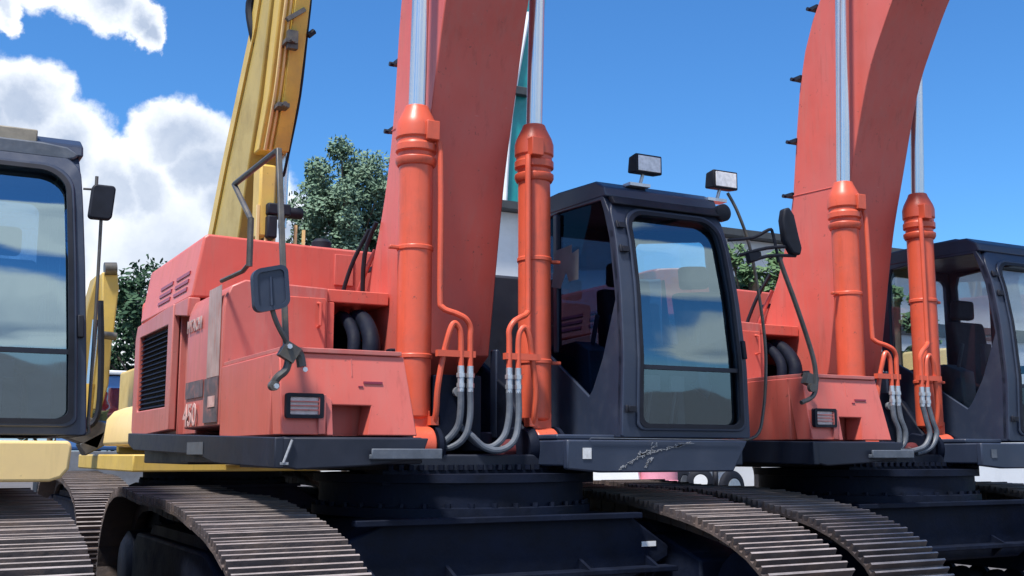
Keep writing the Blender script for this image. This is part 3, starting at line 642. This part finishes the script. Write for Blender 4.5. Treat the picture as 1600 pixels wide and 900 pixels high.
def deck_hoses(root):
    hs_ = [[(3.427,7.0,1.94),(3.427,7.0,1.80),(3.41,7.02,1.68),(3.33,7.08,1.58),(3.27,7.2,1.60),(3.3,7.5,1.7)],
           [(3.50,7.0,1.94),(3.50,7.0,1.76),(3.46,7.0,1.62),(3.38,7.05,1.55),(3.30,7.15,1.56),(3.26,7.4,1.62)],
           [(3.81,7.0,1.94),(3.805,6.99,1.78),(3.76,6.98,1.63),(3.66,6.99,1.55),(3.56,7.02,1.58),(3.45,7.08,1.70),(3.36,7.2,1.78)],
           [(3.883,7.0,1.94),(3.88,6.99,1.76),(3.83,6.96,1.60),(3.72,6.96,1.53),(3.60,6.98,1.55),(3.48,7.02,1.66),(3.40,7.2,1.74)]]
    for p in hs_: MB().tube(p, 0.024, 10, 6).build('hydraulic_hose', M['hose'], root)
    return root

main = make_orange()
cab_deck = MB().prism([(4.02,1.60),(4.02,1.40),(4.30,1.375),(5.46,1.375),(5.60,1.60)], 'y', 6.56, 6.62).box(4.05,5.60,6.62,8.7,1.42,1.60)
cab_deck.build('cab_deck', M['cab'], main, 0.012)
MB().prism([(4.02,1.62),(4.50,1.62),(4.53,1.70),(4.30,1.90),(4.10,2.2),(4.05,2.3),(4.02,2.3)], 'y', 7.6, 7.7).prism([(4.05,1.602),(4.54,1.602),(4.54,1.64),(4.05,1.64)], 'y', 6.75, 7.6).build('cab_mount', M['cab'], main, 0.012)
cab_main = make_cab(main, M['cab'], M['glass'])
# second machine: the same tree copied before the things only one of them has
second = copy_tree(main); second.location = ORG + Vector((4.4, 0.2, 0))
tag(main, 'middle orange excavator with two work lights on its dark cab roof', 'excavator', 'orange excavators parked side by side')
tag(second, 'right orange excavator with its curved boom leaning out of the frame', 'excavator', 'orange excavators parked side by side')
deck_hoses(main)
def relink(o, name, m):
    for c in o.children_recursive:
        if c.name.split('.')[0] in name:
            c.material_slots[0].link = 'OBJECT'; c.material_slots[0].material = m
relink(second, ('side_window', 'rear_window', 'windscreen', 'lower_windscreen'), M['glassc'])
MB().add([(4.555,7.66,2.83),(4.565,7.60,3.12),(4.565,7.36,3.13),(4.565,7.36,3.06),(4.565,7.26,3.08),(4.56,7.26,2.84),(4.56,7.40,2.84),(4.56,7.44,2.92),(4.555,7.52,2.80)],[list(range(9))]).build('window_sticker', M['interior'], cab_main)

# second machine's hoses hang straighter into a flat block
hb = [[(3.427,7.0,1.94),(3.43,6.99,1.82),(3.47,6.98,1.70),(3.46,6.98,1.58),(3.40,7.0,1.53)], [(3.50,7.0,1.94),(3.51,6.99,1.82),(3.55,6.98,1.70),(3.53,6.98,1.60),(3.46,7.0,1.53)],
      [(3.81,7.0,1.94),(3.84,6.99,1.80),(3.86,6.98,1.68),(3.78,6.98,1.57),(3.64,7.0,1.53)], [(3.883,7.0,1.94),(3.92,6.99,1.80),(3.95,6.98,1.68),(3.86,6.98,1.56),(3.70,7.0,1.51)]]
for p in hb: MB().tube(p, 0.024, 10, 6).build('hydraulic_hose', M['hose'], second)
MB().box(3.18,3.62,6.95,7.06,1.49,1.55).build('hose_block', M['hose'], second, 0.01)

# --- things only the main machine shows
for x, z in ((4.99, 3.725), (5.745, 3.69)):
    wl_ = MB().prism([(6.90,z-0.075),(6.90,z+0.08),(7.0,z+0.065),(7.02,z-0.06)], 'x', x-0.125, x+0.125).build('work_light', M['rubber'], cab_main, 0.012)
    MB().box(x-0.105,x+0.105,6.892,6.899,z-0.058,z+0.062).build('lens', M['lens'], wl_, 0.004)
    MB().cyl((x-0.02,6.96,z-0.07),(x-0.04,6.98,z-0.17),0.014,n=8).box(x-0.16,x+0.03,6.93,7.03,z-0.175,z-0.15).build('lamp_stalk', M['steel'], wl_)
MB().prism([(0.02,3.36),(0.98,3.36),(0.98,3.43),(0.02,3.43)], 'y', -0.05, 0.0, fmap).build('visor', M['rubber'], cab_main, 0.01)
MB().lathe((5.66,6.90,3.40),(0,-1,0),[(0,0.05),(0.02,0.07),(0.07,0.07),(0.09,0.04)],20).build('siren', M['rubber'], cab_main)
MB().tube([(5.80,6.95,3.60),(5.87,6.92,3.45),(5.96,6.9,3.2),(6.03,6.9,2.9),(6.09,6.9,2.5),(6.10,6.9,2.2),(6.06,6.9,1.85),(5.97,6.9,1.64),(5.70,6.95,1.60)], 0.013, 8, 5).build('cab_handrail', M['rail'], cab_main)
MB().box(4.66,4.78,6.612,6.618,0.86,0.895).build('white_sticker', M['white'], main)
br = MB().tube([(5.62,6.75,3.16),(5.80,6.66,3.18),(5.93,6.62,3.25),(5.97,6.62,3.22),(6.02,6.62,3.0)],0.013,8,3).tube([(5.70,6.70,3.04),(5.90,6.62,3.10),(6.13,6.6,3.13)],0.014,8,3).tube([(5.75,6.68,2.98),(5.92,6.62,3.04),(6.18,6.6,3.06)],0.014,8,3)
br.obox((5.80,6.66,3.03),(0.12,0.05,0.06),(0,R(-12),0)).build('mirror_bracket', M['rubber'], cab_main)
mr = MB(); mr.prism([(6.05,3.17),(6.03,3.33),(6.05,3.42),(6.10,3.44),(6.15,3.38),(6.19,3.22),(6.22,3.12),(6.20,3.06),(6.12,3.07)], 'y', 6.56, 6.63).build('cab_mirror', M['rubber'], cab_main, 0.015, 3)
MB().box(4.14,4.21,6.553,6.556,1.47,1.545).build('deck_sticker', M['label'], main)
MB().tube([(4.20,6.56,1.60),(4.20,6.545,1.61),(5.5,6.545,1.605)],0.004,5,0).build('deck_edge_trim', M['hose'], main)
MB().box(4.14,4.21,6.553,6.556,1.47,1.545).build('deck_sticker', M['hose'], second)
sc = MB(); rn = random.Random(5)
def scr(x0, z0, x1, z1, n, jit, ln):
    for i in range(n):
        t = rn.random(); x = x0+(x1-x0)*t+rn.gauss(0,jit); z = z0+(z1-z0)*t+rn.gauss(0,jit*0.6)
        a = math.atan2(z1-z0, x1-x0)+rn.gauss(0,0.35); L = ln*rn.uniform(0.3,1.2)
        sc.obox((x,6.557,max(1.385,min(1.59,z))),(L,0.003,rn.uniform(0.003,0.009)),(0,-a,0))
scr(4.45,1.40,4.62,1.49,16,0.006,0.035); scr(4.60,1.50,4.76,1.525,16,0.007,0.05); scr(4.74,1.52,5.08,1.585,30,0.006,0.05); scr(4.66,1.41,4.74,1.50,14,0.008,0.03); scr(4.72,1.54,4.76,1.58,8,0.01,0.03)
sc.build('scratches', M['scuff'], main)
# handrail on the side, front post
hr = MB().tube([(2.0,8.02,2.74),(2.0,7.45,2.73),(2.0,7.30,2.76)],0.016,8,0).tube([(2.0,7.30,2.74),(2.0,7.30,3.07)],0.022,8,0).tube([(2.0,7.30,3.06),(2.0,7.77,3.40)],0.02,8,0).tube([(2.0,7.75,3.40),(2.0,6.76,3.40)],0.02,8,0)
hr.build('handrail', M['rail'], main)
MB().prism([(1.995,6.74),(2.030,6.74),(2.030,6.77),(1.995,6.77)], 'z', 2.14, 3.42, lambda q: (q[0]+0.0*q[2], q[1]-0.28*(3.42-q[2])/1.3, q[2])).build('handrail_post', M['rail'], main, 0.005)
ma = MB().tube([(1.885,6.42,2.50),(1.895,6.40,2.36),(1.93,6.40,2.26),(1.99,6.42,2.17),(2.02,6.44,2.12)],0.016,8,4)
ma.obox((2.02,6.44,2.10),(0.10,0.06,0.10),(0,R(30),0)).tube([(2.03,6.46,2.10),(2.01,6.45,2.0),(1.96,6.45,1.95),(1.94,6.5,1.90)],0.024,8,4).lathe((1.94,6.44,1.90),(0,1,0),[(0,0.03),(0.05,0.03)],12).tube([(2.04,6.46,2.10),(2.10,6.5,2.10),(2.12,6.5,2.02)],0.03,8,3)
am = ma.build('mirror_arm', M['rail'], main)
for q in ((1.94,6.42,1.895),(2.12,6.45,2.0),(2.01,6.41,2.13)): MB().cyl(q,(q[0],q[1]-0.02,q[2]),0.016,n=6).build('bolt', M['steel'], am)
mi = MB().ring(rrect(1.775,1.985,2.335,2.59,0.05,16), rrect(1.80,1.96,2.36,2.565,0.03,16), 'y', 6.36, 6.42, lambda q: (q[0]+0.10*(2.46-q[2]), q[1], q[2]+0.25*(q[0]-1.88)))
mi.prism(rrect(1.795,1.965,2.355,2.57,0.03,16), 'y', 6.372, 6.42, lambda q: (q[0]+0.10*(2.46-q[2]), q[1], q[2]+0.25*(q[0]-1.88)))
mi.tube([(1.875,6.37,2.53),(1.885,6.362,2.36)],0.008,6,0).build('mirror', M['cab'], main)
MB().tube([(2.06,6.455,1.585),(2.01,6.455,1.45)],0.008,6,0).box(1.99,2.04,6.452,6.458,1.44,1.455).build('skirt_scratch', M['scuff'], main)
MB().tube([(3.30,8.5,2.0),(3.27,8.5,2.6),(3.24,8.4,3.1),(3.29,8.28,3.35)],0.02,8,4).build('boom_hose', M['rubber'], main)
text_mesh('450', 0.24, M['paledecal'], main, 'model_lettering', (2.0, 9.08, 1.72), (R(90), 0, R(-90)), 1.2)
text_mesh('HITACHI', 0.13, M['decal'], main, 'faded_lettering', (2.009, 9.10, 2.46), (R(90), 0, R(-90)), 0.95)
# lettering and mirror of the second machine (in builder coordinates)
text_mesh('HI', 0.17, M['white'], second, 'white_lettering', (2.008, 7.72, 1.66), (R(90), 0, R(-90)), 1.7)
a2 = MB().tube([(1.62,6.42,3.06),(1.66,6.42,2.95),(1.78,6.42,2.68),(1.90,6.42,2.38),(1.955,6.42,2.20),(1.96,6.42,2.04),(1.92,6.42,1.95),(1.80,6.42,1.90)],0.019,8,5)
a2.obox((1.93,6.45,2.08),(0.12,0.06,0.09),(0,R(20),0)).tube([(1.95,6.44,2.1),(2.0,6.5,2.1),(2.03,6.55,2.10)],0.022,8,3).lathe((1.90,6.42,2.02),(0,-1,0),[(0,0.035),(0.03,0.035)],12)
a2.build('mirror_arm', M['rail'], second)
m3 = MB().prism([(1.55,3.1),(1.56,3.3),(1.64,3.33),(1.72,3.28),(1.70,3.08)], 'y', 6.36, 6.42); 

# ------------------------------------------------------------------ yellow machine at the left edge
def off_build(mb, *a, **k): return mb.build(*a, **k)
left = empty('excavator', ORG + Vector((-4.67, 0.06, 0)))
tag(left, 'pale yellow excavator at the left edge with a blue tinted cab window', 'excavator')
undercarriage(left)
DX = 4.67-4.75+0.0
lc = make_cab(left, M['cab'], M['glassb'])
lc.location.y += 0.18; lc.location.x += -0.08; lc.scale = (1, 1, 0.94); lc.location.z = 0.085
MB().prism([(3.3,1.36),(5.44,1.35),(5.50,1.37),(5.54,1.42),(5.55,1.55),(5.53,1.575),(3.3,1.575)], 'y', 6.66, 8.9).build('deck', M['cream'], left, 0.025, 3)
MB().box(2.0,5.5,7.0,11.3,1.36,1.44).box(2.0,5.2,9.3,11.3,1.45,2.8).prism([(2.05,11.3),(2.6,11.9),(4.7,11.9),(5.2,11.3)],'z',1.45,2.8).build('engine_housing', M['yellow'], left, 0.03)
rl = MB().box(4.62,5.30,6.98,7.10,3.43,3.49).build('roof_light_bar', M['beige'], lc, 0.01)
MB().box(5.16,5.39,6.93,7.05,3.49,3.585).build('roof_lamp', M['beige'], lc, 0.01)
MB().prism([(5.52,3.30),(5.53,3.36),(5.50,3.365),(5.50,3.30)], 'y', 6.95, 7.0).build('roof_knob', M['rubber'], lc)
MB().prism([(4.60,3.40),(5.42,3.40),(5.56,3.40),(5.60,3.41),(5.63,3.44),(5.56,3.485),(5.42,3.50),(4.60,3.50)], 'y', 6.90, 7.4).build('roof_front', M['hose'], lc, 0.012)
lm = MB().prism(rrect(5.600,5.735,2.89,3.10,0.025,12), 'y', 6.86, 6.92, lambda q: (q[0]+0.08*(q[2]-3.0), q[1], q[2])).build('mirror', M['rubber'], left, 0.01)
MB().tube([(5.67,6.9,2.95),(5.67,6.9,2.5),(5.665,6.9,2.0),(5.66,6.9,1.68),(5.66,6.9,1.62),(5.5,6.9,1.60)],0.010,8,2).tube([(5.56,6.9,3.07),(5.64,6.88,3.07)],0.007,6,0).tube([(5.63,6.88,3.05),(5.63,6.88,3.15)],0.01,6,0).build('mirror_pole', M['rail'], left)
MB().box(3.3,4.6,7.2,8.2,1.6,1.9).build('tool_box', M['black'], left, 0.02)

# ------------------------------------------------------------------ yellow machine behind the middle one
RO = Vector((0.45, 8.9, 0))
rear = empty('excavator', ORG + RO)
tag(rear, 'ochre yellow excavator behind the middle orange one, boom rising above its engine hood', 'excavator')
undercarriage(rear)
MB().prism([(2.04,1.62),(2.9,1.62),(2.9,2.2),(2.34,2.18),(2.18,2.12),(2.08,2.0)],'y',6.6,8.9).build('tank_box', M['cream'], rear, 0.05, 3)
MB().box(2.04,5.6,6.45,11.2,1.28,1.50).build('deck', M['yellow'], rear, 0.02)
MB().box(3.2,5.2,6.40,6.44,1.36,1.52).build('step_rail', M['cream'], rear, 0.01)
rr_ = MB()
for x in (3.35, 3.6, 3.85, 4.05, 4.3): rr_.box(x-0.02,x+0.05,6.37,6.44,1.36,1.50)
rr_.build('deck_bracket', M['ochre'], rear, 0.006)
MB().box(2.9,5.4,9.2,11.3,1.62,2.9).build('engine_housing', M['yellow'], rear, 0.05, 3)
MB().prism([(2.9,11.3),(3.1,12.0),(4.8,12.0),(5.2,11.3)],'z',1.5,2.8).build('counterweight', M['ochre'], rear, 0.05)
# boom leaning forward, about 0.62 m wide
f = [(6.6,2.2),(5.45,3.6),(5.25,4.16),(4.88,5.0),(4.53,5.69),(4.32,6.36),(4.16,6.9),(3.95,8.4)]
b = [(8.4,2.2),(7.2,3.6),(6.75,4.3),(6.1,5.2),(5.45,6.0),(4.95,6.63),(4.72,7.1),(4.45,8.4)]
bo = MB().prism(f + b[::-1], 'x', 3.38, 3.84).build('boom', M['ochre_shade'], rear, 0.02)
MB().prism([(p[0]-0.25,p[1]) for p in b[1:]] + [(p[0]+0.004,p[1]) for p in b[1:]][::-1], 'x', 3.35, 3.379).build('boom_edge_plate', M['yellow'], bo)
MB().tube([(3.42,y+0.12,z) for y, z in b[1:]],0.03,8,4).build('boom_pipe', M['rail'], bo)
MB().tube([(3.46,y+0.28,z+0.05) for y, z in b[1:]],0.025,8,4).build('boom_hose', M['rubber'], bo)
MB().tube([(3.50,4.9,6.3),(3.38,4.85,6.6),(3.34,4.9,7.0),(3.42,4.7,7.3)],0.06,8,4).build('boom_hose', M['rubber'], bo)
sb = [(4.84,5.08),(4.50,5.69),(4.29,6.36),(4.13,6.9),(3.92,8.4)]
MB().prism(sb + [(y-0.26, z) for y, z in sb[::-1]], 'x', 3.42, 3.74).build('stick', M['yellow'], rear, 0.02)
MB().prism([(y-0.20, z) for y, z in sb] + [(y-0.34, z) for y, z in sb[::-1]], 'x', 3.58, 3.76).build('stick_plate', M['yellow2'], rear, 0.01)
MB().tube([(3.48, y-0.30, z) for y, z in sb],0.02,8,4).tube([(3.54, y-0.30, z) for y, z in sb],0.016,8,4).build('hose_pair', M['cream'], rear)
for k, (y, z) in enumerate(((4.34,5.5),(4.10,6.2))):
    MB().box(3.49,3.63,y-0.24,y+0.10,z,z+0.05).cyl((3.56,y-0.24,z+0.02),(3.56,y-0.30,z+0.02),0.03,n=8).build('hose_bracket', M['rail'], rear)
MB().obox((3.60,3.88,6.55),(0.26,0.06,0.05),(0,R(-38),0)).obox((3.58,3.92,6.25),(0.12,0.08,0.22)).build('stick_clamp', M['rail'], rear)
MB().tube([(3.78,3.9,8.0),(3.79,3.9,7.0),(3.78,4.0,6.4),(3.78,4.2,5.7),(3.77,4.5,5.15),(3.76,4.7,4.8)],0.018,8,4).cyl((3.78,3.95,6.35),(3.85,3.95,6.42),0.035,n=8).build('stick_hose', M['rubber'], rear)
rc = MB().cyl((3.78,4.75,4.2),(3.78,4.70,5.2),0.05,n=20).build('cylinder_rod', M['chrome'], rear)
MB().box(3.42,3.62,4.5,4.8,4.02,4.9).build('lower_link', M['yellow'], rear, 0.03)
MB().box(3.50,3.78,4.4,4.7,4.28,4.42).box(3.50,3.62,4.4,4.7,4.0,4.27).cyl((3.78,4.6,4.36),(3.98,4.6,4.36),0.07,n=16).build('cylinder_head_pin', M['rubber'], rear, 0.02)
rw = MB()
for x, z in ((3.40,4.4),(3.50,4.25),(3.60,4.2),(3.86,4.2),(3.96,4.15)): rw.box(x,x+0.03,4.5,4.54,3.4,z)
rw.build('guard_rail', M['cream'], rear)

for c in rear.children:
    if c.name.split('.')[0] in ('boom','stick','cylinder_rod','lower_link','hose_bracket','hose_pair','stick_plate','stick_cylinder','stick_hose','stick_clamp','cylinder_head_pin','guard_rail'): c.location = (-0.30, -0.70, 0)
    if c.name.split('.')[0] in ('tank_box','deck','step_rail','deck_bracket'): c.location = (0.18, -0.5, 0)
# ------------------------------------------------------------------ more machines further back
arm = empty('excavator', (2.6, 21.0, 0))
tag(arm, 'distant yellow excavator, narrow arm showing between the left cab and the orange body', 'excavator')
O2 = (2.6, 21.0, 0)
def ab(mb, name, m, bev=0.02, parent=arm): 
    return mb.build(name, m, parent, bev, org=O2)
ab(MB().box(-1.8,1.4,20.2,24.0,1.1,1.75).box(-1.8,0.2,20.2,24,1.8,3.0), 'body', M['yellow'])
ab(MB().box(-1.6,1.4,19.5,24.0,0.1,1.0), 'track_belt', M['grease'])
def q2(x, y, d=0.0): return tuple(onpt(x, y, 18 + d))
def slab(pts, y0, y1, name, m):
    P_ = [onpt(x, y, y0) for x, y in pts]; ab(MB().prism([(p.x, p.z) for p in P_], 'y', y0, y1), name, m)
slab([(150,640),(128,640),(122,560),(136,480),(150,430),(158,440)], 18.3, 18.9, 'boom', M['ochre'])
slab([(160,425),(184,425),(186,450),(178,520),(160,520)], 18.0, 18.5, 'stick', M['yellow'])
slab([(160,524),(176,524),(170,600),(158,640),(148,640)], 18.0, 18.3, 'stick_base', M['ochre'])
ab(MB().cyl(q2(163,420),q2(182,420),0.10), 'stick_pin', M['rail'], 0)
ab(MB().cyl(q2(136,640,-.3),q2(150,500,-.3),0.05), 'cylinder_rod', M['chrome'], 0)
ab(MB().cyl(q2(132,660,-.3),q2(138,600,-.3),0.10), 'arm_cylinder', M['yellow'], 0)
ab(MB().cyl(q2(150,522,-.2),q2(182,526,-.2),0.06), 'stick_pin', M['rail'], 0)
ab(MB().tube([q2(120,660,-.4),q2(140,665,-.4),q2(154,640,-.4),q2(158,560,-.4),q2(157,470,-.4)],0.045,8,4), 'arm_hose', M['rubber'], 0)
ab(MB().obox(q2(128,672,-.2),(0.6,0.4,0.4),(0,R(20),0)).obox(q2(150,690,-.2),(0.5,0.4,0.2),(0,R(-30),0)), 'bucket_link', M['rail'])
# ------------------------------------------------------------------ ground and background
MB().add([(-600,-600,0),(900,-600,0),(900,1200,0),(-600,1200,0)], [(0,1,2,3)]).build('ground', M['ground'], None, org=(0,0,0))
tag(bpy.data.objects['ground'], kind='structure')
hall = empty('warehouse', (24, 34, 0))
tag(hall, 'long white warehouse with dark roof edge behind the excavator cabs', 'warehouse')
hw = MB().box(15.2,60,30,44,0,8.95).build('wall', M['wall'], hall, org=(24,34,0))
MB().box(15.0,60.3,29.5,44.5,8.97,9.2).build('roof', M['darktrim'], hall, org=(24,34,0))
MB().box(15.3,60,29.9,29.99,6.0,6.5).build('gutter_band', M['darktrim'], hall, org=(24,34,0))
for i in range(8):
    MB().box(16+i*5.5,19+i*5.5,29.9,29.99,1.0,4.2).build('roller_door', M['interior'], hall, org=(24,34,0))

tealc = empty('crane', (20, 40, 0))
tag(tealc, 'teal boom of a crane rising behind the white warehouse beside the central cylinder', 'crane')
TO = (20, 40, 0)
p = [onpt(x, y, 46) for x, y in ((760,420),(850,420),(838,150),(850,-60),(822,-60),(800,110),(785,250))]
MB().prism([(q.x, q.z) for q in p], 'y', 45.6, 46.6).build('crane_boom', M['teal'], tealc, 0.03, org=TO)
q0, q1 = onpt(788,330,45.5), onpt(826,20,45.5)
MB().tube([q0, onpt(798,180,45.5), q1],0.12,8,4).build('hydraulic_pipe', M['white'], tealc, org=TO)
q0, q1 = onpt(797,142,45.4), onpt(826,146,45.4)
MB().box(q0.x,q1.x,45.2,45.55,q0.z-0.15,q0.z+0.25).build('boom_joint', M['darktrim'], tealc, 0.03, org=TO)
MB().box(17.5,23,44,50,0.4,3.5).build('crane_body', M['teal'], tealc, 0.05, org=TO)

# blue lorry at the left, between the machines
lor = empty('lorry', (4.6, 30, 0)); tag(lor, 'blue lorry cab with pale roof showing left of the middle orange excavator', 'lorry')
LO = (4.6, 30, 0)
MB().box(3.6,6.2,28.6,30.6,1.6,3.4).build('cab', M['blue'], lor, 0.08, 3, org=LO)
MB().box(3.55,6.25,28.5,30.7,3.42,3.52).build('roof', M['white'], lor, 0.03, org=LO)
MB().box(3.8,6.0,28.55,28.59,2.3,3.1).build('windscreen', M['glassb'], lor, org=LO)
MB().box(3.6,6.2,28.62,30.6,0.5,1.58).box(3.6,6.2,30.8,37,0.9,1.3).build('load_bed', M['interior'], lor, 0.02, org=LO)
for y in (29.5, 34.5):
    for x in (3.7, 5.9): MB().cyl((x-0.12,y,0.5),(x+0.18,y,0.5),0.5,n=24).build('wheel', M['rubber'], lor, org=LO)

# white cars seen under the decks
def car(name_lab, cx, cy, ang, mark=None):
    root = empty('car', (cx, cy, 0)); root.rotation_euler = (0,0,ang); tag(root, name_lab, 'car')
    prof = [(-2.1,0.35),(-2.15,0.75),(-1.9,0.98),(-1.0,1.05),(-0.45,1.46),(0.9,1.48),(1.6,1.08),(2.1,1.0),(2.18,0.6),(2.1,0.32)]
    def wheelcut(P):
        return P + [(1.75,0.32)] + [(1.35+0.38*math.cos(t), 0.34+0.38*math.sin(t)) for t in [math.pi*k/8 for k in range(9)]] + [(0.9,0.30),(-0.9,0.30)] + [(-1.35+0.38*math.cos(t), 0.34+0.38*math.sin(t)) for t in [math.pi*k/8 for k in range(9)]] + [(-1.8,0.32)]
    body = MB().prism([(x,z) for x,z in wheelcut(prof)], 'y', -0.85, 0.85).build('body', M['white'], root, 0.05, 3, org=(0,0,0))
    body.location = (0,0,0)
    MB().prism([(-0.85,1.08),(-0.4,1.40),(0.15,1.42),(0.15,1.08)], 'y', -0.862, 0.862).prism([(0.22,1.08),(0.22,1.42),(0.85,1.41),(1.35,1.08)], 'y', -0.862, 0.862).build('side_glass', M['rubber'], root, org=(0,0,0))
    for x in (-1.35, 1.35):
        for y in (-0.8, 0.62):
            w = MB().cyl((x,y,0.32),(x,y+0.2,0.32),0.32,n=28).build('wheel', M['rubber'], root, 0.02, org=(0,0,0))
            MB().cyl((x,y-0.01,0.32),(x,y+0.21,0.32),0.2,n=20).build('rim', M['steel'], w, org=(0,0,0))
    for s in (-1, 1): MB().box(-2.14,-2.06,s*0.6-0.15,s*0.6+0.15,0.70,0.85).build('headlight', M['lens'], root, 0.01, org=(0,0,0))
    return root
c1 = onpt(950, 765, 24.5)
car1 = car('white car parked in the distance below the middle cab, wheel arches showing', c1.x-1.5, 24.5, R(-42))
car1.scale = (1, 1, 1.2)
MB().box(-0.2,0.45,-0.868,-0.86,0.86,1.03).build('door_badge', M['maroon'], car1, org=(0,0,0))
c2 = onpt(1540, 760, 17.5)
car2 = car('white car with a red mark on its side at the far right under the deck', c2.x, 17.5, 0)
car2.scale = (1.3, 1, 1.22)
t = MB()
for i in range(5): t.obox((1.35+i*0.06,-0.866,0.80-0.05*i),(0.16,0.01,0.03),(0,R(35),0))
t.build('door_badge', M['maroon'], car2, org=(0,0,0))
# pink drum and scrap tyres
pd = onpt(1030, 760, 22.5)
dr = MB().lathe((pd.x,22.5,0),(0,0,1),[(0,0.42),(0.02,0.45),(0.4,0.45),(0.42,0.47),(0.44,0.45),(0.85,0.45),(0.87,0.47),(0.89,0.45),(1.18,0.45),(1.2,0.42)],28).build('drum', M['pink'], None, org=(pd.x,22.5,0))
tag(dr, 'faded pink drum standing right of the white car', 'drum')
def tyre(px, Y, zc, r, ang, lab, mt):
    c = onpt(px, 755, Y); ax = (math.sin(ang), -math.cos(ang), 0); w = r*0.5
    root = empty('tyre', (c.x, Y, zc)); tag(root, lab, 'tyre', 'old tyres heaped beyond the tracks')
    p0 = (c.x-ax[0]*w/2, Y-ax[1]*w/2, zc)
    MB().lathe(p0, ax, [(0,0.58*r),(0.02,0.85*r),(0.06,0.97*r),(w*0.3,r),(w*0.7,r),(w-0.06,0.97*r),(w-0.02,0.85*r),(w,0.58*r),(w*0.8,0.5*r),(w*0.2,0.5*r)],32).build('tread', M['rubber'], root, org=(c.x,Y,zc))
    MB().cyl((c.x-ax[0]*w*0.3,Y-ax[1]*w*0.3,zc),(c.x+ax[0]*w*0.52,Y+ax[1]*w*0.52,zc),0.52*r,n=24).build('rim', mt, root, org=(c.x,Y,zc))
tyre(1066,29.0,0.62,0.45,0.3,'old tyre with dark hub right beside the pink drum',M['interior'])
tyre(1094,28.6,0.66,0.42,-0.5,'middle old tyre with white rim in the heap',M['white'])
tyre(1118,29.4,0.72,0.38,0.9,'smaller old tyre half turned away in the heap',M['steel'])
tyre(1143,27.0,0.52,0.50,0.1,'largest old tyre with grey rim at the right end of the heap',M['steel'])

# yellow machines and tree line seen through the cabs
yb = empty('loader', (22, 18.5, 0)); tag(yb, 'yellow wheel loader standing behind the right orange excavator, seen through its cab windows', 'loader')
YO = (17.5, 18.5, 0)
MB().box(15.8,19.5,17.6,20.0,1.0,2.9).box(16.4,17.4,17.55,17.6,1.4,2.4).build('body', M['yellow'], yb, 0.06, org=YO)
MB().box(17.2,18.9,17.8,19.6,2.95,4.0).build('cab', M['cream'], yb, 0.06, org=YO)
for x in (16.3, 19.0): MB().cyl((x,17.4,0.75),(x,17.9,0.75),0.75,n=28).build('wheel', M['rubber'], yb, 0.03, org=YO)

# trees
def tree(name, x, y, h, r, trunk_h, m, lab, n_cl=70, leaf=0.16, seed=1, per=230, sq=1.0, grp=None, tw=1.0):
    rnd = random.Random(seed); root = empty(name, (x, y, 0)); tag(root, lab, 'tree', grp)
    tb = MB(); tb.tube([(0,0,0),(0.1,0.05,trunk_h*0.5),(-0.05,0,trunk_h),(0.05,0,h*0.85)], 0.03*h*0.55*tw, 10, 4)
    cl = []
    for i in range(n_cl):
        while True:
            v = Vector((rnd.uniform(-1,1), rnd.uniform(-1,1), rnd.uniform(-1,1)))
            if 0.35 < v.length < 1: break
        c = Vector((v.x*r, v.y*r, trunk_h + (h-trunk_h)*(0.5+0.5*v.z*sq)))
        cl.append((c, r*rnd.uniform(0.16,0.30)))
        if i % 3 == 0:
            st = Vector((0,0,trunk_h*0.8 + (c.z-trunk_h)*0.45)); tb.tube([st, (st+c)/2 + Vector((0,0,0.1*r)), c], 0.012*h*0.4*tw, 6, 3)
    tb.build('trunk', M['bark'], root, org=(0,0,0))
    vs = []; fs = []
    for c, cr_ in cl:
        for k in range(per):
            u = Vector((rnd.gauss(0,1), rnd.gauss(0,1), rnd.gauss(0,0.8))).normalized() * cr_ * rnd.random()**0.4
            p = c + u; a = Vector((rnd.gauss(0,1), rnd.gauss(0,1), rnd.gauss(0,1))).normalized(); b2 = a.orthogonal().normalized()
            s1 = leaf*rnd.uniform(0.6,1.4); s2 = s1*0.55; kx = len(vs)
            vs += [p - a*s1*0.5, p + b2*s2*0.5, p + a*s1*0.5, p - b2*s2*0.5]; fs.append((kx,kx+1,kx+2,kx+3))
    me = bpy.data.meshes.new('crown'); me.from_pydata([tuple(v) for v in vs], [], fs); me.materials.append(m)
    o = bpy.data.objects.new('crown', me); COL.objects.link(o); o.parent = root
q = onpt(545, 330, 36); tree('eucalyptus', q.x, 36, 12.1, 2.1, 6.3, M['leaf'], 'tall airy grey green tree between the yellow boom and the orange boom', 120, 0.17, 12, 330, 1.0, None, 0.5)
def ft(px, Y, h, r, m, lab, seed, n=40): 
    q = onpt(px, 600, Y); tree('tree', q.x, Y, h, r, h*0.25, m, lab, n, 0.26, seed, 170)
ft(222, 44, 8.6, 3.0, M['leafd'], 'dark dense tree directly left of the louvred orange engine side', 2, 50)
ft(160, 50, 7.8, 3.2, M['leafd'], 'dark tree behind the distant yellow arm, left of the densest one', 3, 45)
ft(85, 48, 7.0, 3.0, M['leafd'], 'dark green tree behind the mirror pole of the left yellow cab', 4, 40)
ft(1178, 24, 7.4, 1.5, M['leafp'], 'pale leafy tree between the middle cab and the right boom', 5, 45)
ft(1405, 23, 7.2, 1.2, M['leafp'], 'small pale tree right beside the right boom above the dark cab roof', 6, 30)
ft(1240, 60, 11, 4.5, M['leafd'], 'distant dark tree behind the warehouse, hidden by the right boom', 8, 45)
